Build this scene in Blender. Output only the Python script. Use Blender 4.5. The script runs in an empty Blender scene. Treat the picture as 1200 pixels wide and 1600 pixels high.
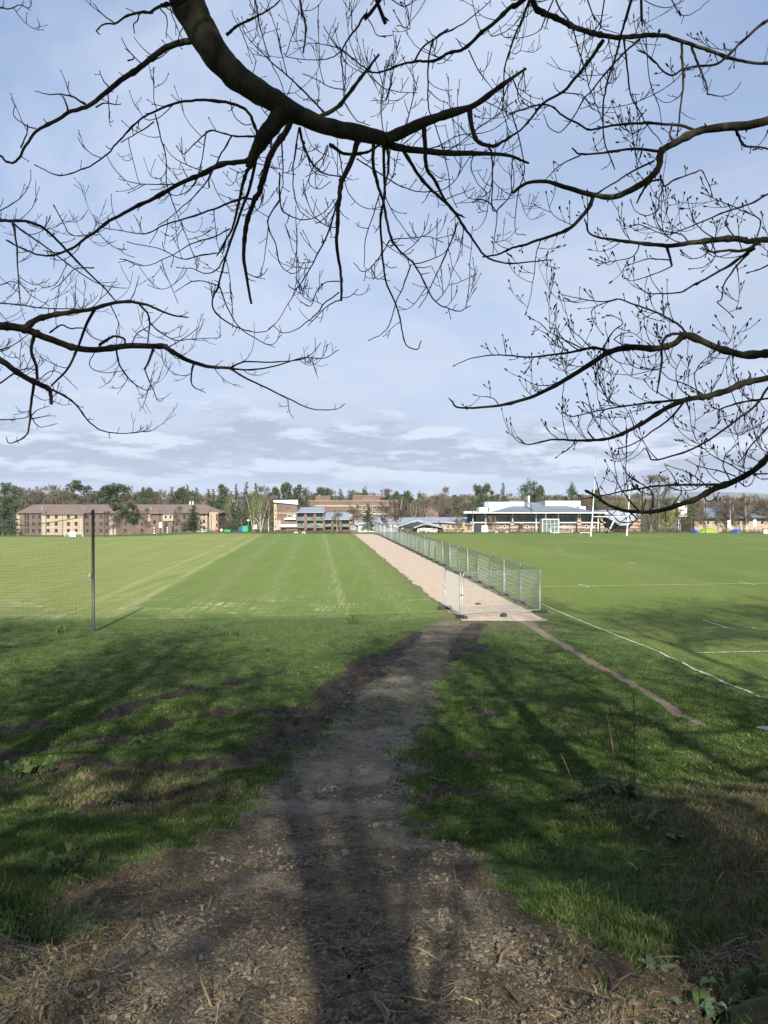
import bpy, math, random
import numpy as np
from mathutils import Vector, Matrix
random.seed(7); RNG = np.random.default_rng(11)
SC = bpy.context.scene
COL = SC.collection
R = math.radians
# ------------------------------------------------------------------ camera
F_PX, HOR, EYE = 1230.0, 787.0, 5.1          # focal length in photo pixels, horizon row, eye height above the pitch
PITCH = math.atan((800.0 - HOR) / F_PX)
cam_d = bpy.data.cameras.new('camera'); cam = bpy.data.objects.new('camera', cam_d); COL.objects.link(cam)
cam_d.sensor_fit = 'VERTICAL'; cam_d.sensor_height = 36.0; cam_d.lens = 36.0 * F_PX / 1600.0
cam_d.clip_start = 0.05; cam_d.clip_end = 30000
cam.location = (0, 0, EYE); cam.rotation_euler = (R(90) - PITCH, 0, 0)
SC.camera = cam
# ------------------------------------------------------------------ view, sun, sky
SC.view_settings.view_transform = 'Standard'; SC.view_settings.look = 'None'
SC.view_settings.exposure = 1.06; SC.view_settings.gamma = 1.0
SUN_EL, SUN_AZ = R(32.0), R(3.0)              # behind the camera, a touch to the right
sun_d = bpy.data.lights.new('sun', 'SUN'); sun = bpy.data.objects.new('sun', sun_d); COL.objects.link(sun)
sun_d.energy = 4.9; sun_d.angle = R(0.55); sun_d.color = (1.0, 0.94, 0.83)
SUN_DIR = Vector((math.sin(SUN_AZ) * math.cos(SUN_EL), -math.cos(SUN_AZ) * math.cos(SUN_EL), math.sin(SUN_EL)))
sun.rotation_euler = SUN_DIR.to_track_quat('Z', 'Y').to_euler()
sun.location = (10, -40, 40)

def build_world():
    w = bpy.data.worlds.new('World'); SC.world = w; w.use_nodes = True
    nt = w.node_tree; nt.nodes.clear(); N = nt.nodes.new; L = nt.links.new
    out = N('ShaderNodeOutputWorld'); bg = N('ShaderNodeBackground'); bg.inputs['Strength'].default_value = 0.1
    L(bg.outputs[0], out.inputs[0])
    sky = N('ShaderNodeTexSky'); sky.sky_type = 'NISHITA'; sky.sun_disc = False
    sky.sun_elevation = SUN_EL; sky.sun_rotation = math.pi - SUN_AZ
    sky.air_density = 1.0; sky.dust_density = .8; sky.ozone_density = 1.5
    tc = N('ShaderNodeTexCoord'); sep = N('ShaderNodeSeparateXYZ'); L(tc.outputs['Generated'], sep.inputs[0])
    def math_(op, a, b=None, c=None, clamp=False):
        n = N('ShaderNodeMath'); n.operation = op; n.use_clamp = clamp
        for i, v in enumerate((a, b, c)):
            if v is None: continue
            if isinstance(v, (int, float)): n.inputs[i].default_value = v
            else: L(v, n.inputs[i])
        return n.outputs[0]
    def ramp(v, a, b):
        n = N('ShaderNodeMapRange'); n.interpolation_type = 'SMOOTHSTEP'; L(v, n.inputs[0])
        n.inputs[1].default_value = a; n.inputs[2].default_value = b; return n.outputs[0]
    def mix(f, a, b):
        n = N('ShaderNodeMix'); n.data_type = 'RGBA'
        if isinstance(f, float): n.inputs[0].default_value = f
        else: L(f, n.inputs[0])
        for s, v in ((6, a), (7, b)):
            if isinstance(v, tuple): n.inputs[s].default_value = (*v, 1)
            else: L(v, n.inputs[s])
        return n.outputs[2]
    z = sep.outputs[2]
    zc = math_('MAXIMUM', z, 0.0)
    den = math_('ADD', zc, 0.10)
    u = math_('DIVIDE', sep.outputs[0], den); v = math_('DIVIDE', sep.outputs[1], den)
    comb = N('ShaderNodeCombineXYZ'); L(u, comb.inputs[0]); L(v, comb.inputs[1])
    def noise(vec, scale, detail, rough, dist=0.0, scl=(1, 1, 1), rot=0.0, loc=(0, 0, 0)):
        mp = N('ShaderNodeMapping'); L(vec, mp.inputs[0]); mp.inputs['Scale'].default_value = scl
        mp.inputs['Rotation'].default_value = (0, 0, rot); mp.inputs['Location'].default_value = loc
        n = N('ShaderNodeTexNoise'); L(mp.outputs[0], n.inputs['Vector']); n.inputs['Scale'].default_value = scale
        n.inputs['Detail'].default_value = detail; n.inputs['Roughness'].default_value = rough; n.inputs['Distortion'].default_value = dist
        return n.outputs['Fac']
    veil = noise(comb.outputs[0], 0.9, 7, 0.55, 0.5, (1.0, 0.55, 1), 0.35)
    # high thin veil: pale, thicker low down
    lowf = ramp(z, 0.62, 0.02)
    vf = math_('MULTIPLY_ADD', lowf, 0.34, 0.52, clamp=True)
    c = mix(vf, sky.outputs[0], VEIL)
    pat = noise(comb.outputs[0], 1.15, 9, 0.58, 0.6, (0.9, 0.6, 1), 0.25, (2.2, 0.4, 0))
    c = mix(math_('MULTIPLY', math_('MULTIPLY', ramp(pat, 0.38, 0.60), ramp(veil, 0.22, 0.52)), 0.85), c, PALE)
    c = mix(math_('MULTIPLY', ramp(z, 0.45, 0.08), 0.6), c, PALE)
    # grey wisps
    wsp = noise(comb.outputs[0], 0.55, 6, 0.6, 0.3, (0.8, 0.5, 1), 0.1, (3.1, 1.7, 0))
    wf = math_('MULTIPLY', ramp(wsp, 0.50, 0.68), ramp(z, 0.04, 0.10))
    wf = math_('MULTIPLY', wf, 0.5)
    c = mix(wf, c, GREY)
    # low bank of cumulus along the horizon (direction space: azimuth, elevation stretched)
    az = math_('ARCTAN2', sep.outputs[0], sep.outputs[1])
    cb = N('ShaderNodeCombineXYZ'); L(az, cb.inputs[0]); L(math_('MULTIPLY', z, 5.5), cb.inputs[1])
    n1 = noise(cb.outputs[0], 5.2, 10, 0.62, 0.15, (1.3, 1, 1), 0, (1.3, 0.37, 0))
    band = math_('MULTIPLY', ramp(z, 0.012, 0.035), ramp(z, 0.125, 0.06))
    dens = math_('ADD', n1, math_('MULTIPLY', band, 0.22))
    cf = math_('MULTIPLY', ramp(dens, 0.545, 0.645), ramp(z, 0.16, 0.09))
    # lit from above: compare with density a little higher up
    cb2 = N('ShaderNodeCombineXYZ'); L(az, cb2.inputs[0]); L(math_('MULTIPLY', math_('ADD', z, 0.014), 5.5), cb2.inputs[1])
    n2 = noise(cb2.outputs[0], 5.2, 10, 0.62, 0.15, (1.3, 1, 1), 0, (1.3, 0.37, 0))
    lit = ramp(math_('SUBTRACT', n1, n2), -0.04, 0.09)
    cc = mix(lit, GREY, WHITE)
    c = mix(math_('MULTIPLY', cf, 0.8), c, cc)
    # thin haze line above the horizon
    c = mix(math_('MULTIPLY', ramp(z, 0.05, 0.0), 0.55), c, HAZEC)
    L(c, bg.inputs['Color'])
VEIL, GREY, WHITE, HAZEC, PALE = (1.95, 2.38, 3.42), (2.1, 2.45, 3.15), (3.75, 4.1, 4.85), (2.35, 2.95, 4.15), (3.1, 3.55, 4.48)
build_world()

# ------------------------------------------------------------------ helpers
def tag(o, label=None, cat=None, group=None, kind=None):
    if label: o['label'] = label
    if cat: o['category'] = cat
    if group: o['group'] = group
    if kind: o['kind'] = kind
    return o
def empty(name, loc=(0, 0, 0), label=None, cat=None, group=None, rz=0.0):
    o = bpy.data.objects.new(name, None); COL.objects.link(o); o.location = loc; o.rotation_euler = (0, 0, rz)
    o.empty_display_size = 0.3
    return tag(o, label, cat, group)
def ob(name, me, parent=None):
    o = bpy.data.objects.new(name, me); COL.objects.link(o)
    if parent: o.parent = parent
    return o
def copy_tree(o, parent=None):
    c = o.copy(); COL.objects.link(c)
    if parent: c.parent = parent
    for ch in [k for k in bpy.data.objects if k.parent == o]: copy_tree(ch, c)
    return c
def mesh_np(name, V, faces, mats, smooth=False, mat_idx=None):
    """faces: list of int arrays (n,k)"""
    me = bpy.data.meshes.new(name); V = np.asarray(V, np.float32)
    me.vertices.add(len(V)); me.vertices.foreach_set('co', V.ravel())
    loops = np.concatenate([f.ravel() for f in faces]).astype(np.int32)
    sizes = np.concatenate([np.full(len(f), f.shape[1], np.int32) for f in faces])
    starts = np.concatenate([[0], np.cumsum(sizes)[:-1]]).astype(np.int32)
    me.loops.add(len(loops)); me.loops.foreach_set('vertex_index', loops)
    me.polygons.add(len(sizes)); me.polygons.foreach_set('loop_start', starts)
    for m in (mats if isinstance(mats, (list, tuple)) else [mats]): me.materials.append(m)
    if mat_idx is not None: me.polygons.foreach_set('material_index', np.asarray(mat_idx, np.int32))
    me.update(calc_edges=True)
    if smooth: me.polygons.foreach_set('use_smooth', np.ones(len(sizes), bool))
    else: me.polygons.foreach_set('use_smooth', np.zeros(len(sizes), bool))
    me.validate(); return me
class MB:
    """collects simple shapes into ONE mesh"""
    def __init__(s): s.v = []; s.f = []; s.m = []
    def add(s, vs, fs, mi=0):
        n = len(s.v); s.v += [tuple(v) for v in vs]; s.f += [tuple(i + n for i in f) for f in fs]; s.m += [mi] * len(fs); return s
    def box(s, x0, x1, y0, y1, z0, z1, mi=0):
        vs = [(x0, y0, z0), (x1, y0, z0), (x1, y1, z0), (x0, y1, z0), (x0, y0, z1), (x1, y0, z1), (x1, y1, z1), (x0, y1, z1)]
        return s.add(vs, [(3, 2, 1, 0), (4, 5, 6, 7), (0, 1, 5, 4), (1, 2, 6, 5), (2, 3, 7, 6), (3, 0, 4, 7)], mi)
    def hexa(s, b, t, mi=0):
        return s.add(list(b) + list(t), [(3, 2, 1, 0), (4, 5, 6, 7), (0, 1, 5, 4), (1, 2, 6, 5), (2, 3, 7, 6), (3, 0, 4, 7)], mi)
    def prism(s, poly, y0, y1, mi=0):
        """polygon in XZ extruded along Y"""
        n = len(poly); vs = [(x, y0, z) for x, z in poly] + [(x, y1, z) for x, z in poly]
        return s.add(vs, [tuple(range(n)), tuple(range(2 * n - 1, n - 1, -1))] + [((i + 1) % n, i, i + n, (i + 1) % n + n) for i in range(n)], mi)
    def tube(s, pts, rad, k=6, mi=0, cap=True):
        V, Fq = tube_np(np.array(pts, float), np.broadcast_to(np.array(rad, float), (len(pts),)), k)
        n = len(s.v); s.v += [tuple(v) for v in V]; s.f += [tuple(int(i) + n for i in f) for f in Fq]; s.m += [mi] * len(Fq)
        if cap:
            s.f += [tuple(n + i for i in range(k)), tuple(n + len(V) - 1 - i for i in range(k))]; s.m += [mi] * 2
        return s
    def build(s, name, mats, parent=None, smooth=False):
        me = bpy.data.meshes.new(name); me.from_pydata(s.v, [], s.f)
        for m in (mats if isinstance(mats, (list, tuple)) else [mats]): me.materials.append(m)
        for p, mi in zip(me.polygons, s.m): p.material_index = mi; p.use_smooth = smooth
        me.update(); return ob(name, me, parent)
def frames(P):
    T = np.gradient(P, axis=0); T /= np.linalg.norm(T, axis=1, keepdims=True) + 1e-9
    up = np.array([0.13, 0.21, 1.0]) if abs(T[0, 2]) < 0.9 else np.array([1.0, 0.2, 0.1])
    Nn = np.empty_like(P); n = up - T[0] * up.dot(T[0])
    for i in range(len(P)):
        n = n - T[i] * n.dot(T[i]); n /= np.linalg.norm(n) + 1e-9; Nn[i] = n
    return T, Nn, np.cross(T, Nn)
def tube_np(P, rad, k):
    T, A, B = frames(P); a = np.arange(k) * 2 * math.pi / k
    V = P[:, None, :] + (A[:, None, :] * np.cos(a)[None, :, None] + B[:, None, :] * np.sin(a)[None, :, None]) * np.asarray(rad)[:, None, None]
    n = len(P); i = np.arange(n - 1)[:, None]; j = np.arange(k)[None, :]; j2 = (j + 1) % k
    Fq = np.stack([i * k + j, i * k + j2, (i + 1) * k + j2, (i + 1) * k + j], -1).reshape(-1, 4)
    return V.reshape(-1, 3), Fq
class TB:
    """collects many tubes (numpy) into ONE mesh"""
    def __init__(s): s.V = []; s.F = []; s.n = 0
    def tube(s, P, rad, k=4):
        V, F_ = tube_np(np.asarray(P, float), np.broadcast_to(np.asarray(rad, float), (len(P),)), k)
        s.V.append(V); s.F.append(F_ + s.n); s.n += len(V)
    def build(s, name, mat, parent=None, smooth=True):
        me = mesh_np(name, np.concatenate(s.V), [np.concatenate(s.F)], mat, smooth); return ob(name, me, parent)
def smooth_poly(P, per=4):
    P = np.asarray(P, float)
    if len(P) < 3: return np.linspace(P[0], P[-1], per + 1)
    Q = np.vstack([2 * P[0] - P[1], P, 2 * P[-1] - P[-2]]); out = []
    for i in range(1, len(Q) - 2):
        p0, p1, p2, p3 = Q[i - 1:i + 3]
        for t in np.arange(per) / per:
            out.append(0.5 * ((2 * p1) + (-p0 + p2) * t + (2 * p0 - 5 * p1 + 4 * p2 - p3) * t * t + (-p0 + 3 * p1 - 3 * p2 + p3) * t ** 3))
    out.append(P[-1]); return np.array(out)
# noise
def hash2(i, j, s):
    h = (i.astype(np.int64) * 374761393 + j.astype(np.int64) * 668265263 + s * 974634777) & 0x7fffffff
    h = (h ^ (h >> 13)) * 1274126177 & 0x7fffffff
    return ((h ^ (h >> 16)) & 0xffff) / 65535.0
def vnoise(x, y, s=0):
    i = np.floor(x); j = np.floor(y); fx = x - i; fy = y - j; fx = fx * fx * (3 - 2 * fx); fy = fy * fy * (3 - 2 * fy)
    a = hash2(i, j, s); b = hash2(i + 1, j, s); c = hash2(i, j + 1, s); d = hash2(i + 1, j + 1, s)
    return (a + (b - a) * fx) * (1 - fy) + (c + (d - c) * fx) * fy
def fbm(x, y, s=0, o=4):
    t = 0; a = 0.5; tot = 0
    for k in range(o): t = t + a * vnoise(x * 2 ** k, y * 2 ** k, s + k); tot += a; a *= 0.5
    return t / tot
def sstep(a, b, x):
    t = np.clip((x - a) / (b - a), 0, 1); return t * t * (3 - 2 * t)
# pixel ray helpers
CP, SP = math.cos(PITCH), math.sin(PITCH)
def W(px, py, Y):
    """world point on photo ray (px,py) at distance Y straight ahead"""
    dx = (px - 600) / F_PX; dz = (800 - py) / F_PX
    y = CP + dz * SP; zz = -SP + dz * CP
    return np.array([dx / y * Y, Y, EYE + zz / y * Y])
PROF_Y = np.array([-60, -8, 0, 1.5, 3, 6, 9, 12, 16, 22, 30, 36, 128, 165, 200, 250, 300, 420, 800, 3000, 1e5])
PROF_Z = np.array([4.6, 3.9, 3.5, 3.35, 3.02, 2.12, 1.34, .82, .50, .25, .06, 0, 0, -1.0, -2.2, -3.9, -5.6, -9.0, -14, -20, -20])
def gz0(X, Y):
    X = np.asarray(X, float); Y = np.asarray(Y, float)
    z = (np.interp(Y - .8, PROF_Y, PROF_Z) + np.interp(Y, PROF_Y, PROF_Z) * 2 + np.interp(Y + .8, PROF_Y, PROF_Z)) / 4
    q = X / np.maximum(Y, 1)
    z = z - 1.2 * sstep(-0.22, -0.36, q) * sstep(112, 165, Y)
    # right bank stays a little higher to its crest, then drops
    z = z + 0.28 * sstep(1.6, 3.2, X) * np.exp(-((Y - 8.0) / 3.2) ** 2) * (X < 40)
    z = z + 0.18 * sstep(-1.8, -3.5, X) * np.exp(-((Y - 7.0) / 2.6) ** 2) * (X > -40)
    return z
def p2g(px, py, ymax=400):
    """ground point seen at a photo pixel"""
    Y = np.concatenate([np.linspace(1.0, 60, 2400), np.linspace(60.1, ymax, 1500)])
    d = W(px, py, 1.0); X = d[0] * Y; Z = EYE + (d[2] - EYE) * Y
    h = Z - gz0(X, Y); k = np.argmax(h < 0) if (h < 0).any() else len(Y) - 1
    return np.array([X[k], Y[k]])
def G2(pts): return np.array([p2g(*p) for p in pts])
def gz(x, y): return float(gz0(np.array([x]), np.array([y]))[0])
def poly_sd(X, Y, poly):
    """signed distance, positive inside"""
    d2 = np.full(X.shape, 1e18); ins = np.zeros(X.shape, bool); n = len(poly)
    for i in range(n):
        ax, ay = poly[i]; bx, by = poly[(i + 1) % n]; ex, ey = bx - ax, by - ay
        t = np.clip(((X - ax) * ex + (Y - ay) * ey) / (ex * ex + ey * ey + 1e-12), 0, 1)
        d2 = np.minimum(d2, (X - ax - t * ex) ** 2 + (Y - ay - t * ey) ** 2)
        if ay != by: ins ^= ((ay > Y) != (by > Y)) & (X < (bx - ax) * (Y - ay) / (by - ay) + ax)
    d = np.sqrt(d2); return np.where(ins, d, -d)
def line_d(X, Y, pts, hw):
    """distance to polyline / half width (1 at edge)"""
    best = np.full(X.shape, 1e9)
    for i in range(len(pts) - 1):
        ax, ay = pts[i]; bx, by = pts[i + 1]; ex, ey = bx - ax, by - ay
        t = np.clip(((X - ax) * ex + (Y - ay) * ey) / (ex * ex + ey * ey + 1e-12), 0, 1)
        w = hw[i] + (hw[i + 1] - hw[i]) * t
        best = np.minimum(best, np.sqrt((X - ax - t * ex) ** 2 + (Y - ay - t * ey) ** 2) / w)
    return best

# ------------------------------------------------------------------ materials
def new_mat(name):
    m = bpy.data.materials.new(name); m.use_nodes = True; nt = m.node_tree; nt.nodes.clear()
    out = nt.nodes.new('ShaderNodeOutputMaterial'); b = nt.nodes.new('ShaderNodeBsdfPrincipled'); nt.links.new(b.outputs[0], out.inputs[0])
    return m, nt, b
def mat(name, c1, c2=None, rough=0.85, scale=4.0, bump=0.0, bscale=None, metal=0.0, spec=0.3, stretch=(1, 1, 1), lo=0.35, hi=0.65, trans=0.0, detail=5, coord='Object'):
    m, nt, b = new_mat(name); N = nt.nodes.new; L = nt.links.new
    b.inputs['Roughness'].default_value = rough; b.inputs['Metallic'].default_value = metal; b.inputs['Specular IOR Level'].default_value = spec
    c2 = c2 or tuple(x * 0.8 for x in c1)
    tc = N('ShaderNodeTexCoord'); mp = N('ShaderNodeMapping'); mp.inputs['Scale'].default_value = stretch; L(tc.outputs[coord], mp.inputs[0])
    n = N('ShaderNodeTexNoise'); n.inputs['Scale'].default_value = scale; n.inputs['Detail'].default_value = detail; n.inputs['Roughness'].default_value = 0.6; L(mp.outputs[0], n.inputs['Vector'])
    r = N('ShaderNodeValToRGB'); r.color_ramp.elements[0].position = lo; r.color_ramp.elements[1].position = hi
    r.color_ramp.elements[0].color = (*c1, 1); r.color_ramp.elements[1].color = (*c2, 1)
    L(n.outputs['Fac'], r.inputs[0]); L(r.outputs[0], b.inputs['Base Color'])
    if bump:
        n2 = N('ShaderNodeTexNoise'); n2.inputs['Scale'].default_value = bscale or scale * 4; n2.inputs['Detail'].default_value = 4; L(mp.outputs[0], n2.inputs['Vector'])
        bp = N('ShaderNodeBump'); bp.inputs['Strength'].default_value = bump; bp.inputs['Distance'].default_value = 0.02; L(n2.outputs['Fac'], bp.inputs['Height']); L(bp.outputs[0], b.inputs['Normal'])
    if trans:
        b.inputs['Transmission Weight'].default_value = trans
    return m
def brick_mat(name, c1, c2, mortar, sx=0.225, sy=0.075):
    m, nt, b = new_mat(name); N = nt.nodes.new; L = nt.links.new
    b.inputs['Roughness'].default_value = 0.9
    g = N('ShaderNodeNewGeometry'); s = N('ShaderNodeSeparateXYZ'); L(g.outputs['Position'], s.inputs[0]); c = N('ShaderNodeCombineXYZ')
    a = N('ShaderNodeMath'); a.operation = 'ADD'; L(s.outputs[0], a.inputs[0]); L(s.outputs[1], a.inputs[1]); L(a.outputs[0], c.inputs[0]); L(s.outputs[2], c.inputs[1])
    t = N('ShaderNodeTexBrick'); L(c.outputs[0], t.inputs['Vector']); t.inputs['Scale'].default_value = 1.0
    t.inputs['Brick Width'].default_value = sx; t.inputs['Row Height'].default_value = sy; t.inputs['Mortar Size'].default_value = 0.008
    t.inputs['Color1'].default_value = (*c1, 1); t.inputs['Color2'].default_value = (*c2, 1); t.inputs['Mortar'].default_value = (*mortar, 1)
    n = N('ShaderNodeTexNoise'); n.inputs['Scale'].default_value = 0.35; n.inputs['Detail'].default_value = 6; L(g.outputs['Position'], n.inputs['Vector'])
    mr = N('ShaderNodeMapRange'); mr.inputs[1].default_value = .3; mr.inputs[2].default_value = .7; mr.inputs[3].default_value = .75; mr.inputs[4].default_value = 1.15; L(n.outputs['Fac'], mr.inputs[0])
    mx = N('ShaderNodeMix'); mx.data_type = 'RGBA'; mx.blend_type = 'MULTIPLY'; mx.inputs[0].default_value = 1; L(t.outputs['Color'], mx.inputs[6])
    L(mr.outputs[0], mx.inputs[7]); L(mx.outputs[2], b.inputs['Base Color'])
    return m
def glass_mat(name, col, rough=0.08):
    m, nt, b = new_mat(name); b.inputs['Base Color'].default_value = (*col, 1); b.inputs['Roughness'].default_value = rough; b.inputs['Specular IOR Level'].default_value = 0.6
    N = nt.nodes.new; L = nt.links.new; g = N('ShaderNodeNewGeometry'); n = N('ShaderNodeTexNoise'); n.inputs['Scale'].default_value = 0.6; L(g.outputs['Position'], n.inputs['Vector'])
    r = N('ShaderNodeValToRGB'); r.color_ramp.elements[0].position = .35; r.color_ramp.elements[1].position = .65
    r.color_ramp.elements[0].color = (*[c * .6 for c in col], 1); r.color_ramp.elements[1].color = (*[c * 1.5 for c in col], 1); L(n.outputs['Fac'], r.inputs[0]); L(r.outputs[0], b.inputs['Base Color'])
    return m
def leaf_mat(name, c1, c2, rough=0.6, scale=0.6, tl=0.25):
    m, nt, b = new_mat(name); N = nt.nodes.new; L = nt.links.new
    g = N('ShaderNodeNewGeometry'); n = N('ShaderNodeTexNoise'); n.inputs['Scale'].default_value = scale; n.inputs['Detail'].default_value = 5; L(g.outputs['Position'], n.inputs['Vector'])
    a = N('ShaderNodeMath'); a.operation = 'MULTIPLY_ADD'; a.inputs[1].default_value = 0.5; L(g.outputs['Random Per Island'], a.inputs[0])
    hf = N('ShaderNodeMath'); hf.operation = 'MULTIPLY_ADD'; hf.inputs[1].default_value = 0.5; hf.inputs[2].default_value = 0.0; L(n.outputs['Fac'], hf.inputs[0]); L(hf.outputs[0], a.inputs[2])
    r = N('ShaderNodeValToRGB'); r.color_ramp.elements[0].position = .15; r.color_ramp.elements[1].position = .8
    r.color_ramp.elements[0].color = (*c1, 1); r.color_ramp.elements[1].color = (*c2, 1); L(a.outputs[0], r.inputs[0]); L(r.outputs[0], b.inputs['Base Color'])
    b.inputs['Roughness'].default_value = rough; b.inputs['Specular IOR Level'].default_value = 0.25
    if tl:
        t = N('ShaderNodeBsdfTranslucent'); L(r.outputs[0], t.inputs['Color']); ms = N('ShaderNodeMixShader'); ms.inputs[0].default_value = tl
        out = [x for x in nt.nodes if x.type == 'OUTPUT_MATERIAL'][0]; L(b.outputs[0], ms.inputs[1]); L(t.outputs[0], ms.inputs[2]); L(ms.outputs[0], out.inputs[0])
    return m
# ================================================================== GROUND
UD = -0.0854                                   # the path, its fence and the touchline all run this way (dX/dY)
def uu(X, Y): return X - UD * Y
TRACK = np.vstack([[[1.7, -6], [1.75, 1.5]], G2([(900, 1590), (830, 1470), (765, 1385), (690, 1300), (650, 1250), (650, 1200), (664, 1150), (692, 1080), (712, 1030), (742, 982), (745, 970)]),
                   G2([(690, 970), (655, 985), (622, 1020), (570, 1060), (510, 1120), (450, 1190), (395, 1260), (330, 1340), (260, 1420), (180, 1500), (100, 1590)]), [[-1.9, 1.5], [-1.9, -6]]])
LITTER = np.vstack([[[9, -6], [7.5, 4]], G2([(1330, 1430), (1150, 1500), (1000, 1530), (890, 1470), (800, 1410), (740, 1340), (600, 1290), (440, 1275), (330, 1300), (260, 1340), (150, 1385), (0, 1440), (-150, 1490)]), [[-9, 4], [-9, -6]]])
STRAW = G2([(880, 1245), (1250, 1230), (1500, 1300), (1400, 1500), (1150, 1500), (1040, 1420), (960, 1330)])
STRAWL = G2([(100, 1215), (330, 1195), (400, 1225), (330, 1270), (180, 1290), (60, 1270)])
RUTS = [([(655, 988), (640, 1000), (595, 1028), (548, 1062), (505, 1105), (440, 1152), (385, 1185)], [.12, .22, .36, .46, .50, .45, .38]),
        ([(385, 1185), (300, 1200), (200, 1205), (120, 1195), (0, 1228), (-120, 1250)], [.38, .26, .2, .24, .4, .45]),
        ([(505, 1102), (430, 1108), (400, 1110), (283, 1122), (170, 1158), (0, 1182), (-100, 1195)], [.35, .3, .24, .2, .24, .28, .3]),
        ([(440, 1045), (400, 1057), (300, 1080), (230, 1096), (160, 1125), (0, 1140), (-80, 1150)], [.08, .2, .22, .24, .26, .3, .3]),
        ([(300, 1240), (180, 1262), (120, 1270)], [.2, .35, .2]),
        ([(758, 1008), (735, 1018)], [.12, .25]), ([(745, 975), (720, 1010), (712, 1030)], [.3, .25, .15]),
        ([(745, 1175), (720, 1180)], [.2, .15]), ([(730, 1240), (790, 1236)], [.16, .14]), ([(700, 1225), (660, 1250)], [.12, .15]),
        ([(755, 1112), (765, 1116)], [.25, .2])]
RUTS = [(G2(p), h) for p, h in RUTS]
TRAIL = G2([(815, 966), (835, 980), (870, 1002), (930, 1037), (1000, 1076), (1060, 1112), (1098, 1134)]); TRAIL_H = [.4, .22, .16, .15, .15, .15, .12]
def masks(X, Y):
    wob = 0.55 * (fbm(X * .9, Y * .9, 3, 4) - .5) + .30 * (fbm(X * 4, Y * 4, 9, 3) - .5)
    near = Y < 60
    grav = np.zeros(X.shape); lit = np.zeros(X.shape); mud = np.zeros(X.shape); straw = np.zeros(X.shape); trail = np.zeros(X.shape)
    x, y, wb = X[near], Y[near], wob[near]
    s = np.clip(y / 12, .35, 1.3)
    grav[near] = sstep(-.42, .42, poly_sd(x, y, TRACK) / s + wb * 1.5)
    lit[near] = sstep(-.35, .35, poly_sd(x, y, LITTER) / s + wb * 1.6)
    straw[near] = np.maximum(sstep(-.5, .6, poly_sd(x, y, STRAW) + wb * 2.0) * .75, sstep(-.5, .5, poly_sd(x, y, STRAWL) + wb * 2) * .7)
    m = np.full(x.shape, 9.0)
    for p, h in RUTS: m = np.minimum(m, line_d(x, y, p, h))
    mud[near] = sstep(1.6, .45, m / 1.35 + wb * 2.0)
    trail[near] = sstep(1.25, .85, line_d(x, y, TRAIL, TRAIL_H) + wb * .8)
    u = uu(X, Y)
    lawn = sstep(33.6, 36.8, Y + wob * 7.0 - 0.02 * X)
    lawn = np.maximum(lawn, sstep(10.7, 11.6, u + wob) * sstep(8, 15, Y))
    lawn = lawn * sstep(170, 128, Y + 0.0 * X)
    # worn, pale front edge of the left field
    dry = .8 * sstep(35.5, 37.5, Y) * sstep(46, 39, Y) * (u < 6) * sstep(.45, .75, fbm(X * .35, Y * .5, 21, 4)) * sstep(.40, .62, fbm(X * 1.2, Y * 4.0, 27, 4))
    dry = np.maximum(dry, .5 * sstep(34.4, 35.1, Y) * sstep(36.5, 35.2, Y) * (u < 6) * sstep(.45, .7, fbm(X * .8, Y * .9, 25, 4)))
    # bare, brown verge of the path
    verge = sstep(6.75, 6.15, u) * sstep(5.45, 5.8, u + .3 * wob) + sstep(9.9, 10.3, u) * sstep(11.0, 10.6, u)
    verge = verge * (Y > 34.5) * sstep(.3, .55, fbm(X * 1.5, Y * .35, 31, 3))
    verge = np.maximum(verge, sstep(.35, .0, np.hypot((X - 5.0) / 3.4, (Y - 33.2) / 3.2) - .75 + wob * .6) * .8 * sstep(.35, .6, fbm(X * 1.7, Y * 1.2, 33, 4)))
    return dict(grav=grav, lit=lit, mud=mud, straw=straw, lawn=lawn, dry=dry, verge=verge, trail=trail)
def relief(X, Y, M):
    n1 = fbm(X * .45, Y * .45, 41, 3) - .5; n2 = fbm(X * 2.2, Y * 2.2, 47, 4) - .5; n3 = fbm(X * 9, Y * 9, 53, 3) - .5; n4 = fbm(X * 28, Y * 28, 57, 2) - .5
    fade = sstep(40, 22, Y) * (Y < 45)
    bank = fade * (1 - M['grav']) * (1 - .93 * M['lawn'])
    z = bank * (.26 * n1 + .15 * n2 + .06 * n3 + .012 * n4) + fade * M['grav'] * (.08 * n1 + .055 * n2 + .035 * n3 + .022 * n4)
    z = z + fade * M['mud'] * (-.05 + .14 * n2 + .11 * n3 + .04 * n4)
    z = z + fade * M['lit'] * (.05 * n2 + .03 * n3 + .012 * n4) - fade * M['trail'] * .05
    # bank stands a little proud of the track along its edges
    z = z + fade * .06 * sstep(0, .35, 1 - M['grav']) * sstep(14, 6, Y)
    return z
def surf(X, Y):
    X = np.asarray(X, float); Y = np.asarray(Y, float); M = masks(X, Y); return gz0(X, Y) + relief(X, Y, M), M

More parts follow.
